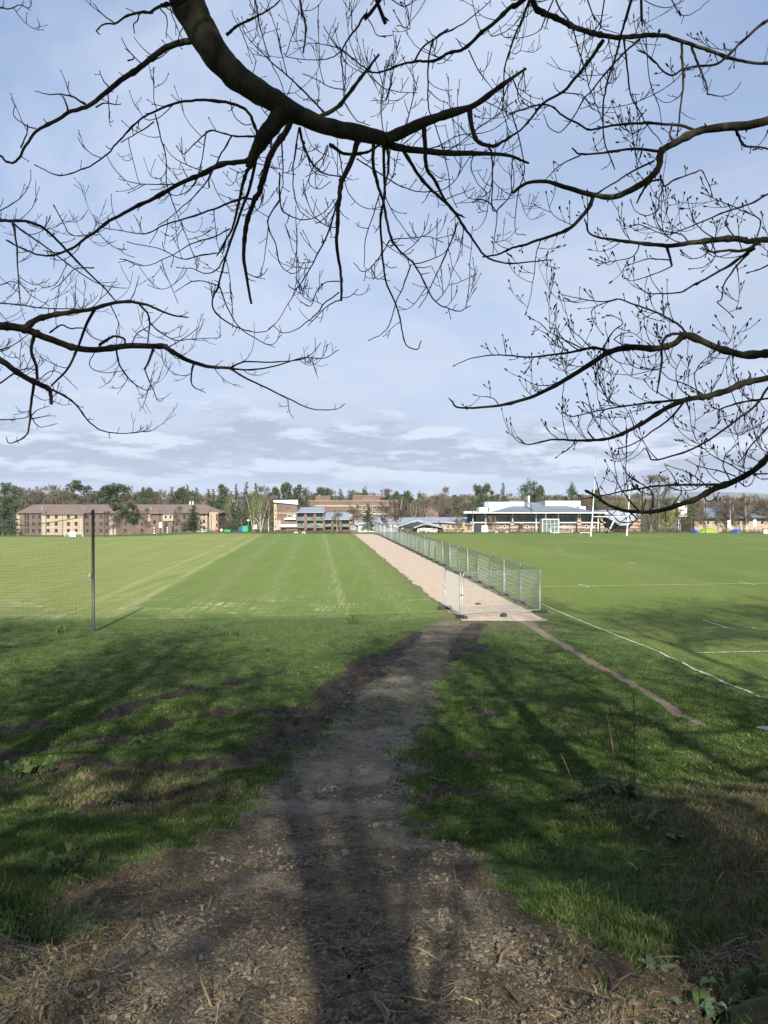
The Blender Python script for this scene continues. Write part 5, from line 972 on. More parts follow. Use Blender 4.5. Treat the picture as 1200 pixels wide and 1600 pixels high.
def long_block():
    Y = 345; o = origin(550, Y); t = empty('teaching_block', tuple(o), 'long flat roofed brown teaching block with cream bands behind the flats', 'building')
    part('wall', M_BRICK, t, [(476, 622, 783, 830)], Y, 22, o, True); part('parapet', M_BUFF, t, [(475.5, 622.5, 782.2, 783.4)], Y - .35, 22.6, o)
    part('cream_band', M_CREAM, t, [(492, 560, 789.2, 791.6), (540, 622, 795, 796.3), (540, 622, 803, 804.3), (560, 622, 789.2, 790.4)], Y - .3, .28, o)
    part('roof_box', M_BRICK, t, [(493, 516, 775.6, 782.1)], Y + 3, 8, o); part('roof_box', M_BRICK, t, [(551, 594, 775.3, 782.1), (594, 601, 775.8, 777.6)], Y + 3, 8, o); part('opening', M_DARK, t, [(594.1, 600.6, 777.7, 782)], Y + 3.6, 5, o); part('roof_edge', M_BUFF, t, [(550.5, 601.3, 774.4, 775.2), (492.6, 516.4, 774.8, 775.5)], Y + 2.7, 8.5, o)
    windows(t, [(x, x + 5.4, z, z + 3.6) for z in (791.8, 798.6) for x in range(566, 616, 8)], Y, o, M_WFRAME)
long_block()
def sheds():
    Y = 268; o = origin(600, Y); t = empty('low_pale_building', tuple(o), 'long low pale blue roofed building behind the fence end', 'building')
    part('wall', M_LIGHTR, t, [(560, 635, 817.5, 828)], Y, 8, o, True)
    for a, b, pe, pr in ((590, 640, 817, 808.6), (556, 592, 818.5, 813)):
        e0, e1, r0, r1 = W(a, pe, Y - .6) - o, W(b, pe, Y - .6) - o, W(a, pr, Y + 8) - o, W(b, pr, Y + 8) - o
        MB().hexa([tuple(e0 - [0, 0, .3]), tuple(e1 - [0, 0, .3]), tuple(r1 - [0, 0, .3]), tuple(r0 - [0, 0, .3])], [tuple(e0), tuple(e1), tuple(r1), tuple(r0)]).build('roof', M_METROOF, t)
    windows(t, [(x, x + 4, 820, 825) for x in (566, 573, 588, 596, 604, 612)], Y, o, M_WFRAME, M_GLASSG)
    # pavilion with shallow gables
    Y = 215; o = origin(652, Y); t = empty('pavilion', tuple(o), 'low dark pavilion with pale shallow gabled roof and glazed porch', 'building')
    part('wall', M_DARK, t, [(624, 692, 822.5, 830)], Y + .8, 9, o, True); part('wall', M_BRICK2, t, [(622.5, 645, 820, 830)], Y + .4, .38, o, True)
    def slab(pts, y0, y1, name, m, th=.35):
        P = [W(px, py, Y) - o for px, py in pts]; poly = [(p[0], p[2]) for p in P] + [(p[0], p[2] - th) for p in P[::-1]]; return MB().prism(poly, y0, y1).build(name, m, t)
    slab([(620, 822.5), (652, 811.5), (667, 815.5), (691, 823)], -.4, 10, 'roof', M_METROOF); slab([(646, 823.5), (662, 817.5), (668, 817.6), (688, 822.5)], -2.2, -.45, 'porch_roof', M_METROOF)
    P = [W(px, py, Y) - o for px, py in ((623, 822), (652, 812.7), (666, 816.2), (689, 822.6))]; MB().prism([(p[0], p[2] - .4) for p in P], 0.0, .8).build('gable', M_DARK, t)
    part('porch_base', M_LIGHTR, t, [(652, 684, 826.3, 830)], Y - 1.6, 1.5, o, True); windows(t, [(652.5, 661, 822, 826), (662.5, 674, 821, 826), (675.5, 683, 822, 826)], Y - .9, o, M_WFRAME)
    MB().tube([tuple(W(629, 824.5, Y) - o + [0, .3, 0]), tuple(W(629, 824.5, Y) - o + [0, .2, 0])], .3, 8).build('lamp', M_WHITE, t)
    # long pale roof running to the sports centre
    Y = 285; o = origin(690, Y); t = empty('long_low_roof_building', tuple(o), 'long low building with pale grey blue roof left of the sports centre', 'building')
    part('wall', M_BUFF, t, [(640, 738, 815.2, 829)], Y, 10, o, True); e0, e1, r0, r1 = W(638, 815, Y - .8) - o, W(740, 814.6, Y - .8) - o, W(638, 808.3, Y + 10) - o, W(740, 808, Y + 10) - o
    MB().hexa([tuple(e0 - [0, 0, .4]), tuple(e1 - [0, 0, .4]), tuple(r1 - [0, 0, .4]), tuple(r0 - [0, 0, .4])], [tuple(e0), tuple(e1), tuple(r1), tuple(r0)]).build('roof', M_METROOF, t); windows(t, [(x, x + 3.4, 817, 821.5) for x in (645, 655, 665, 696, 705, 714)], Y, o)
    # tan annexe
    Y = 232; o = origin(713, Y); t = empty('tan_annexe', tuple(o), 'small tan walled annexe with pale pitched roof behind white birches', 'building')
    part('wall', M_BUFF, t, [(689, 738, 818.5, 831)], Y, 8, o, True); P = [W(px, py, Y) - o for px, py in ((686, 816.5), (688, 814.2), (741, 819), (741, 820.2))]; MB().prism([(p[0], p[2]) for p in P], -.7, 8.6).build('roof', M_METROOF, t)
    windows(t, [(x, x + 2.2, 820.6, 823.2) for x in (699, 707, 715, 723)], Y, o); part('ochre_panel', M_ORANGE, t, [(722.5, 726, 814.5, 827)], Y - .8, .7, o)
    # gabled brick house
    Y = 320; o = origin(675, Y); t = empty('gabled_brick_house', tuple(o), 'plain brown brick gable of a building rising among bare trees', 'building')
    P = [W(px, py, Y) - o for px, py in ((664.5, 830), (664.5, 799.5), (673.5, 792.3), (685, 800), (685, 830))]; MB().prism([(p[0], p[2]) for p in P], 0, 16).build('wall', M_BRICK, t)
    Q = [W(px, py, Y) - o for px, py in ((663.8, 799.9), (673.5, 792), (685.8, 800.4))]; MB().prism([(p[0], p[2]) for p in Q] + [(p[0], p[2] + .35) for p in Q[::-1]], -.4, 16.3).build('roof', M_TILE, t); windows(t, [(669, 670.5, 803.5, 805), (676, 677.5, 803.5, 805)], Y, o)
sheds()
def sports():
    Y = 250; o = origin(838, Y); t = empty('sports_centre', tuple(o), 'wide modern sports centre with deep white eaves, pale hipped roof and glazed front', 'building')
    part('base_wall', M_BAND, t, [(737, 944, 817.2, 832)], Y, 30, o, True); part('upper_core', M_DARK, t, [(742, 940, 803, 817)], Y + 4.2, 24, o)
    # eaves slab
    a = W(724.5, 800.6, Y - 4) - o; b = W(951, 799.6, Y - 4) - o
    rf = MB().hexa([(a[0], -4, a[2] - .3), (b[0], -4, a[2] - .3), (b[0] - 4, 36, a[2] - .3), (a[0] + 4, 36, a[2] - .3)], [(a[0], -4, a[2]), (b[0], -4, a[2]), (b[0] - 4, 36, a[2]), (a[0] + 4, 36, a[2])]).build('eaves', M_WFRAME, t)
    r0, r1 = W(818, 785.2, Y + 16) - o, W(861, 785.2, Y + 16) - o; x0, x1, ze = W(767, 800, Y - 3)[0] - o[0], W(936, 800, Y - 3)[0] - o[0], a[2] + .004
    MB().add([(x0, -3.2, ze), (x1, -3.2, ze), (x1 - 4, 35, ze), (x0 + 4, 35, ze), (r0[0], 16, r0[2]), (r1[0], 16, r1[2])], [(0, 1, 5, 4), (1, 2, 5), (2, 3, 4, 5), (3, 0, 4), (3, 2, 1, 0)]).build('hipped_roof', M_METROOF2, t)
    # standing seams and rooflight
    nrm = np.cross(np.array([x1 - x0, 0, 0]), np.array([r0[0] - x0, 19.2, r0[2] - ze])); nrm /= np.linalg.norm(nrm)
    def on_roof(px, f):  # point on front slope: fraction f from eave to ridge
        return np.array([(W(px, 800, Y)[0] - o[0]), -3.2 + 19.2 * f, ze + (r0[2] - ze) * f]) + nrm * .05
    q = [on_roof(833, .14), on_roof(858, .14), on_roof(851, .92), on_roof(823, .92)]; MB().hexa([tuple(p) for p in q], [tuple(p + nrm * .25) for p in q]).build('rooflight', M_GLASSG, t)
    # white clerestory boxes rising through the roof
    part('clerestory', M_WFRAME, t, [(764, 819, 784.2, 801)], Y + 9, 14, o); part('clerestory', M_WFRAME, t, [(852, 907, 782.6, 801)], Y + 10, 14, o); part('clerestory', M_WFRAME, t, [(749, 762, 793, 801)], Y + 5, 8, o); part('clerestory', M_WFRAME, t, [(905, 915, 791, 801)], Y + 6, 8, o)
    part('plant_box', M_METROOF, t, [(757, 764, 784, 793)], Y + 7, 5, o); part('plant_box', M_METROOF2, t, [(796, 818, 782.4, 784.1)], Y + 12, 6, o); MB().tube([tuple(W(826, 785, Y + 14) - o), tuple(W(826, 774.5, Y + 14) - o)], .35, 8).build('flue', M_LIGHTR, t)
    for zz in (787.8, 791.4): part('clerestory_joint', M_METROOF, t, [(764.2, 818.8, zz, zz + .35)], Y + 8.95, .06, o)
    # glazing band and columns
    windows(t, [(x, x + 8.3, 805, 815.6) for x in np.arange(744, 936, 9.2)], Y + 4.2, o, M_WFRAME, M_GLASSG, .12, .12, 1)
    cols = MB()
    for px in (739, 759, 801, 838, 853, 873, 904, 907, 935):
        c = W(px, 817, Y - 1.5) - o; MB().tube([(c[0], -1.2, -1), (c[0], -1.2, a[2] - .31)], .22, 8).build('column', M_WFRAME, t, True)
    part('balcony_edge', M_LIGHTR, t, [(735, 946, 815.8, 817.4)], Y - .9, 5, o); part('pier', M_BAND, t, [(797.5, 803, 815, 832), (902, 908, 811, 832), (938, 942, 809, 832), (812, 818, 817, 832)], Y - 1.6, .65, o, True)
    part('dark_door', M_DARK, t, [(740, 758, 819.5, 832), (811.5, 817.5, 818, 826)], Y - 1.72, .1, o); part('white_door', M_WFRAME, t, [(752.5, 762, 821, 832)], Y - 1.9, .15, o, True)
    windows(t, [(x, x + 4, 820.5, 825) for x in (776, 786, 822, 880, 888, 914, 922, 929)], Y, o, M_WFRAME)
    # white framed entrance block
    [part('entrance_jamb', M_WFRAME, t, [r], Y - 5, 5, o, True) for r in ((847, 848.5, 811, 826.5), (872, 873.7, 811, 826.5))]; part('entrance_head', M_WFRAME, t, [(848.5, 872, 811, 812.6)], Y - 5, 5, o); part('entrance_glass', M_GLASSG, t, [(848.6, 871.9, 812.7, 832)], Y - 4.6, .1, o, True); part('entrance_bar', M_WFRAME, t, [(x, x + .5, 812.7, 831) for x in (854, 860, 866)] + [(848.6, 871.9, 818.5, 819)], Y - 4.72, .1, o)
    # right wing with the tilted pale hopper
    w = part('stone_wing', M_BAND, t, [(945, 1001, 806, 832)], Y + 2, 14, o, True)
    P = [W(px, py, Y - 2) - o for px, py in ((943, 806.5), (997, 804.5), (988, 815), (981, 821), (967, 821), (960, 815))]; MB().prism([(p[0], p[2]) for p in P], -2.5, 1.9).build('hopper', M_METROOF, t)
    e = [W(px, py, Y + 1) - o for px, py in ((944, 800), (962, 797.5), (1000, 803.5), (1000, 804.8), (944, 804.8))]; MB().prism([(p[0], p[2]) for p in e], .2, 18).build('wing_roof', M_METROOF, t)
    s0 = W(950, 828, Y - 3) - o; s1 = W(960, 813, Y - 3) - o; MB().tube([(s0[0], -2.8, s0[2] - 1), (s1[0], -2.8, s1[2])], .25, 6).build('strut', M_LIGHTR, t); windows(t, [(x, x + 3, 812, 828) for x in (944.5, 948.5)], Y + 2, o, M_WFRAME)
sports()
def right_side():
    Y = 300; o = origin(1150, Y); t = empty('low_grey_roof_building', tuple(o), 'low building with dark eaves and weathered grey roof behind birches at far right', 'building')
    part('wall', M_BUFF, t, [(1085, 1215, 810.5, 830)], Y, 14, o, True); part('eaves', M_DARK, t, [(1083, 1216, 808.6, 810.6)], Y - 1.5, 17, o)
    for a, b, pr in ((1098, 1140, 794), (1140, 1192, 799.5), (1192, 1216, 800.5)):
        e0, e1, r0, r1 = W(a, 808.4, Y - 1.4) - o, W(b, 808.4, Y - 1.4) - o, W(a + 2, pr, Y + 8) - o, W(b - 2, pr, Y + 8) - o
        MB().hexa([tuple(e0), tuple(e1), tuple(r1), tuple(r0)], [tuple(e0 + [0, 0, .25]), tuple(e1 + [0, 0, .25]), tuple(r1 + [0, 0, .25]), tuple(r0 + [0, 0, .25])]).build('roof', M_METROOF2, t)
    windows(t, [(x, x + 5, 813.5, 820) for x in range(1092, 1200, 12)], Y, o, M_WFRAME)
    Y = 330; o = origin(1067, Y); t = empty('pale_tower', tuple(o), 'small pale rendered tower with flat white cap above the bushes', 'building'); part('wall', M_LIGHTR, t, [(1060, 1073.5, 785.5, 830)], Y, 5, o, True); part('cap', M_WFRAME, t, [(1059, 1076, 783.6, 785.4)], Y - .6, 6.4, o); part('slot', M_DARK, t, [(1070.5, 1073, 787, 793)], Y - .08, .06, o)
    M_BLUE = mat('blue_plastic', (.025, .075, .27), (.02, .06, .22), rough=.5); M_LIME = mat('lime_fabric', (.20, .26, .045), (.16, .21, .04), rough=.8); M_GREEN = mat('green_paint', (.03, .32, .14), (.025, .26, .12), rough=.5); M_RED = mat('red_paint', (.5, .04, .03), rough=.5); M_YEL = mat('yellow_paint', (.6, .4, .03), rough=.5)
    def tent(px0, px1, py0, py1, Y, m, name, label, cat):
        a = W(px0, py1, Y); b = W(px1, py0, Y); z = gz((a[0] + b[0]) / 2, Y); w = (b[0] - a[0]) / 2; h = b[2] - z; t = empty(name, ((a[0] + b[0]) / 2, Y, z), label, cat)
        V = []; F = []; n, k = 14, 8
        for i in range(n + 1):
            x = -w + 2 * w * i / n; p = max(.12, 1 - (abs(x) / w) ** 2.2)
            for j in range(k + 1): an = math.pi * j / k; V.append((x, -1.6 * math.cos(an) * (p ** .4), h * p * math.sin(an) + .02))
        for i in range(n):
            for j in range(k): q = i * (k + 1) + j; F.append((q, q + 1, q + k + 2, q + k + 1))
        MB().add(V, F).build('cover', m, t, True); MB().tube([(-w, -1.65, .02), (w, -1.65, .02)], .05, 5).build('hem', M_DARK, t)
    tent(1090, 1122, 824.5, 831, 160, M_LIME, 'lime_cover', 'lime green low tent like cover on the grass at far right', 'cover'); tent(1080, 1090, 827, 831.4, 158, M_BLUE, 'blue_cover', 'small blue cover left of the lime green tent', 'cover'); tent(1143, 1158, 826.5, 831, 160, M_BLUE, 'blue_crash_mat', 'larger blue cover right of the lime green tent', 'cover')
    def skip(px0, px1, py0, py1, Y, m, label, m2=None):
        a = W(px0, py1, Y); b = W(px1, py0, Y); cx = (a[0] + b[0]) / 2; z = gz(cx, Y); w = (b[0] - a[0]) / 2; h = b[2] - a[2]; dz = a[2] - z; t = empty('container', (cx, Y, z), label, 'container')
        m_ = MB().box(-w, w, 0, 2.4, max(dz, .15), dz + h)
        for x in np.arange(-w + .2, w - .1, .35): m_.box(x, x + .12, -.05, -.001, max(dz, .15) + .1, dz + h - .1)
        m_.build('body', m, t); MB().box(-w - .03, w + .03, -.06, 2.46, dz + h + .002, dz + h + .12).build('roof', m2 or m, t)
        for s in (-1, 1): MB().box(s * w * .8 - .12, s * w * .8 + .12, .1, 2.3, -.2, max(dz, .15) - .002).build('skid', M_DARK, t)
    skip(350, 360, 828.5, 836, 235, M_GREEN, 'bright green steel container by the road left of the birches'); skip(373, 380, 824, 832, 250, M_BLUE, 'dark blue container partly behind the green one by the road'); skip(379, 387, 822.5, 831, 248, M_GREEN, 'green container standing against the blue one')
    def signpost(px, top, bot, Y, board, m, label, pole=M_GALV, w=.5):
        P = W(px, bot, Y); z = gz(P[0], Y); T = W(px, top, Y)[2] - z; t = empty('sign_post', (P[0], Y, z), label, 'sign'); MB().tube([(0, 0, -.1), (0, 0, T)], .06, 6).build('pole', pole, t)
        MB().box(-w, w, -.1, -.065, T - board, T).build('board', m, t)
    signpost(251, 816, 839, 155, 1.1, M_WHITE, 'white notice board on a dark post before the hall entrance', M_BLACKM, .28)
    signpost(346, 826.5, 836, 205, .55, M_WHITE, 'white round road sign right of the hall end', M_GALV, .3); signpost(316, 826, 836, 200, .3, M_WHITE, 'thin white marker post before the right end of the hall', M_WHITE, .08)
    signpost(388, 812, 833, 250, .35, M_WHITE, 'slim grey lamp column by the road right of the containers', M_GALV, .35); signpost(399.5, 820, 833, 240, 1.2, M_WHITE, 'white double notice board beside the birches', M_GALV, .5)
    signpost(1139, 813, 829, 240, 2.2, M_WHITE, 'tall white banner sign, left one before the low grey building', M_GALV, .45); signpost(1179, 812, 829, 240, 2.2, M_WHITE, 'tall white banner sign, right one before the low grey building', M_GALV, .45); signpost(1055, 816, 830, 220, .5, M_BLUE, 'small blue sign on a pole among the olive bushes', M_GALV, .3)
    for px, lab in ((241, 'black and white banded marker post, left one outside the hall door'), (261.5, 'black and white banded marker post, right one outside the hall door')):
        Y = 195; P = W(px, 836, Y); z = gz(P[0], Y); T = W(px, 822, Y)[2] - z; t = empty('marker_post', (P[0], Y, z), lab, 'post'); n = 7
        for i in range(n): MB().tube([(0, 0, T * i / n), (0, 0, T * (i + 1) / n)], .16, 8).build('band', M_WHITE if i % 2 else M_BLACKM, t)
    def bin_(px, py0, py1, Y, m, label):
        a = W(px, py1, Y); b = W(px, py0, Y); z = gz(a[0], Y); h = max(b[2] - a[2], .5); dz = a[2] - z; t = empty('bin', (a[0], Y, z), label, 'bin'); MB().hexa([(-.3, -.3, 0), (.3, -.3, 0), (.3, .3, 0), (-.3, .3, 0)], [(-.38, -.38, dz + h), (.38, -.38, dz + h), (.38, .38, dz + h), (-.38, .38, dz + h)]).build('body', m, t); MB().box(-.42, .42, -.42, .42, dz + h + .002, dz + h + .1).build('lid', M_DARK, t)
    bin_(339, 829.5, 834.5, 200, M_RED, 'red bin by the right end of the hall'); bin_(1195, 827.5, 831, 150, M_WHITE, 'pale bin at the right edge beside the yellow one'); bin_(1200, 827.5, 831, 150, M_YEL, 'yellow bin at the right edge of the view')
right_side()
# ================================================================== HEDGES AND FAR TREES
M_FBARK = mat('far_bark', (.10, .08, .062), (.15, .12, .095), rough=.95, scale=2)
M_TWIGB = mat('brown_twigs', (.095, .072, .050), (.145, .110, .075), rough=.95, scale=.25)
M_TWIGG = mat('grey_twigs', (.105, .092, .070), (.155, .135, .10), rough=.95, scale=.25)
M_TWIGO = mat('olive_twigs', (.105, .098, .045), (.16, .145, .065), rough=.95, scale=.25)
M_PALE = mat('pale_birch_bark', (.52, .47, .42), (.38, .33, .29), rough=.8, scale=1.5)
M_PINE = leaf_mat('pine_needles', (.022, .040, .017), (.072, .104, .042), scale=.25, tl=.1)
M_CONI = leaf_mat('conifer_needles', (.019, .037, .018), (.062, .095, .043), scale=.3, tl=.1)
M_LIMEL = leaf_mat('spring_leaf', (.075, .105, .025), (.17, .20, .055), scale=.3, tl=.2)
M_YELL = leaf_mat('yellow_flower', (.30, .24, .02), (.60, .46, .04), scale=.4, tl=.1)
M_BUSH = leaf_mat('olive_leaf', (.055, .060, .022), (.12, .115, .045), scale=.3, tl=.15)
M_HEDGE = leaf_mat('hedge_leaf', (.040, .036, .020), (.105, .085, .048), scale=.5, tl=.1)
def tnp(tb, name, m): return mesh_np(name, np.concatenate(tb.V), [np.concatenate(tb.F)], m, True)
def far_bare(seed, m_trunk, m_tw, H=15., rmin=.028, maxlev=5, spread=.62, up=.16, stems=1):
    rg = np.random.default_rng(seed); tb = TB(); tw = TB()
    for s in range(stems):
        a = rg.random() * 6.28; b = .12 * (stems > 1); P = np.array([(0 + .3 * s * math.cos(a), .3 * s * math.sin(a), -.5), (math.cos(a) * b * 3, math.sin(a) * b * 3, H * .22), (math.cos(a) * b * 8 + rg.normal(0, .2), math.sin(a) * b * 8, H * .5), (math.cos(a) * b * 12, math.sin(a) * b * 12, H * .82)])
        S = smooth_poly(P, 4); r = np.linspace(.020 * H if stems == 1 else .010 * H, .03, len(S)); tb.tube(S, r, 6)
        nb = 11 if stems == 1 else 6
        for i in range(nb):
            f = .28 + .68 * i / nb; k = min(int(f * (len(S) - 1)), len(S) - 1); an = rg.random() * 6.28; rr = (1 - abs(f - .5)) * .9
            grow_bare(tw, S[k], np.array([math.cos(an), math.sin(an), rg.uniform(.5, 1.3)]), H * .17 * rr, .008 * H * (1.15 - f), 1, rg, maxlev, rmin, spread, up, 4)
    return [('trunk', tnp(tb, 'trunk', m_trunk)), ('crown', tnp(tw, 'crown', m_tw))]
def far_pine(seed, H=16., flat=True):
    rg = np.random.default_rng(seed); tb = TB(); P = smooth_poly([(0, 0, -.5), (.2, 0, H * .3), (rg.normal(0, .5), 0, H * .65), (rg.normal(0, .6), 0, H * .93)], 4); tb.tube(P, np.linspace(.30, .08, len(P)), 6); Vs = []; n0 = 0; C = []
    for i in range(24):
        f = rg.uniform(.36, 1.0); an = rg.random() * 6.28; R_ = (1.0 - .55 * abs(f - .72) / .28) * H * .25 * rg.uniform(.35, 1); base = np.array([0, 0, H * (f - .12)]); c = np.array([math.cos(an) * R_, math.sin(an) * R_, H * f])
        tb.tube(np.array([base, base * .5 + c * .5 + [0, 0, -.2], c]), [.09, .06, .03], 4); n = 150
        q = rg.normal(size=(n, 3)); q /= np.linalg.norm(q, axis=1, keepdims=True); q *= rg.random((n, 1)) ** .4; C.append(c + q * np.array([1.6, 1.6, 1.35]) * rg.uniform(.55, 1.2))
    V, F = leaf_cards(np.concatenate(C), .36, rg); return [('trunk', tnp(tb, 'trunk', M_FBARK)), ('crown', mesh_np('crown', V, [F], M_PINE))]
def far_conifer(seed, H=16., wid=.22, dens=1.0, m=None):
    rg = np.random.default_rng(seed); tb = TB(); tb.tube(np.array([(0, 0, -.5), (0, 0, H * .5), (0, 0, H)]), [.25, .15, .02], 6); C = []
    nl = 22
    for i in range(nl):
        f = (i + .5) / nl; z = H * (.08 + .92 * f); R_ = H * wid * (1 - f) ** .8 + .15; nb = max(3, int(9 * (1 - f) + 3))
        for b in range(nb):
            an = rg.random() * 6.28; L = R_ * rg.uniform(.65, 1.12); k = int(20 * dens * (.35 + L / (H * wid)))
            t = rg.random(k); C.append(np.stack([math.cos(an) * L * t, math.sin(an) * L * t, z - .28 * L * t + 0 * t], 1) + rg.normal(0, .22, (k, 3)) * [1, 1, .6])
    V, F = leaf_cards(np.concatenate(C), .30, rg, .3); return [('trunk', tnp(tb, 'trunk', M_FBARK)), ('crown', mesh_np('crown', V, [F], m or M_CONI))]
def far_leafy(seed, m, H=14., trunk=M_FBARK, n=26, per=95, size=.26, rad=.26, lo=.25, stems=1):
    rg = np.random.default_rng(seed); tb = TB(); C = []
    for s in range(stems):
        b = rg.normal(0, .5, 2) * (stems > 1); P = smooth_poly([(b[0] * .3, b[1] * .3, -.5), (b[0], b[1], H * .35), (b[0] * 2 + .2, b[1] * 2, H * .7), (b[0] * 2.4, b[1] * 2.4, H * .93)], 4); tb.tube(P, np.linspace(.011 * H, .03, len(P)), 6)
    for i in range(n):
        f = rg.uniform(lo, 1.0); an = rg.random() * 6.28; R_ = H * rad * math.sin(math.pi * min(1, (f - lo + .12) / (1.12 - lo))) ** .7 * rg.uniform(.3, 1); c = np.array([math.cos(an) * R_, math.sin(an) * R_, H * f * .96])
        tb.tube(np.array([(0, 0, H * max(.1, f - .2)), c * .6 + np.array([0, 0, H * f * .38]), c]), [.06, .05, .025], 4)
        q = rg.normal(size=(per, 3)); C.append(c + q * np.array([.085, .085, .075]) * H * .62)
    V, F = leaf_cards(np.concatenate(C), size, rg); return [('trunk', tnp(tb, 'trunk', trunk)), ('crown', mesh_np('crown', V, [F], m))]
PROTO = {
 'bareA': (far_bare(1, M_FBARK, M_TWIGB), 15.), 'bareB': (far_bare(2, M_FBARK, M_TWIGG, spread=.7), 15.), 'bareC': (far_bare(3, M_FBARK, M_TWIGO, spread=.55), 15.), 'bareD': (far_bare(4, M_FBARK, M_TWIGB, spread=.8, up=.05), 15.),
 'birch': (far_bare(5, M_PALE, M_TWIGB, H=12., rmin=.022, spread=.5, up=.2, stems=3), 12.), 'birchB': (far_bare(6, M_PALE, M_TWIGB, H=12., rmin=.02, maxlev=4, spread=.55, up=.1, stems=5), 12.),
 'pineA': (far_pine(11), 16.5), 'pineB': (far_pine(12), 16.5), 'pineC': (far_pine(13), 16.5), 'conA': (far_conifer(14), 16.), 'conB': (far_conifer(15, wid=.16), 16.), 'cypress': (far_conifer(16, wid=.34, dens=1.6), 16.),
 'lime': (far_leafy(21, M_LIMEL, trunk=M_PALE, per=80, rad=.2, size=.2, stems=2), 14.), 'bush': (far_leafy(22, M_BUSH, H=6., n=30, per=70, size=.16, rad=.42, lo=.1), 6.), 'gorse': (far_leafy(23, M_YELL, H=6., n=16, per=45, size=.14, rad=.4, lo=.25), 6.), 'ever': (far_leafy(24, M_PINE, per=130, rad=.34, lo=.18, size=.30), 14.), 'green': (far_leafy(25, M_CONI, per=120, rad=.3, lo=.12, size=.28), 14.),
}
def proto_size(parts):
    v = np.empty(len(parts[1][1].vertices) * 3, np.float32); parts[1][1].vertices.foreach_get('co', v); v = v.reshape(-1, 3)
    r = np.hypot(v[:, 0], v[:, 1]); return float(np.percentile(v[:, 2], 99.3)), float(np.percentile(r, 92) * 2)
PSIZE = {k: proto_size(p[0]) for k, p in PROTO.items()}
def far_tree(kind, px, top, Y, label, wpx=None, cat='tree', group=None):
    parts = PROTO[kind][0]; H, w0 = PSIZE[kind]; P = W(px, top, Y); z = gz(P[0], Y); h = max(P[2] - z, 2.0); s = h / H
    t = empty({'con': 'conifer_tree', 'pin': 'pine_tree', 'cyp': 'conifer_tree', 'bir': 'birch_tree', 'bar': 'bare_tree', 'lim': 'spring_leaf_tree', 'bus': 'bush', 'gor': 'bush', 'eve': 'evergreen_tree', 'gre': 'evergreen_tree'}[kind[:3]], (P[0], Y, z), label, 'bush' if kind in ('bush', 'gorse') else cat, group, random.uniform(0, 6.28))
    sx = s
    if wpx:
        sx = wpx / F_PX * Y / w0
    t.scale = (sx, sx, s)
    for nm, me in parts: ob(nm, me, t)
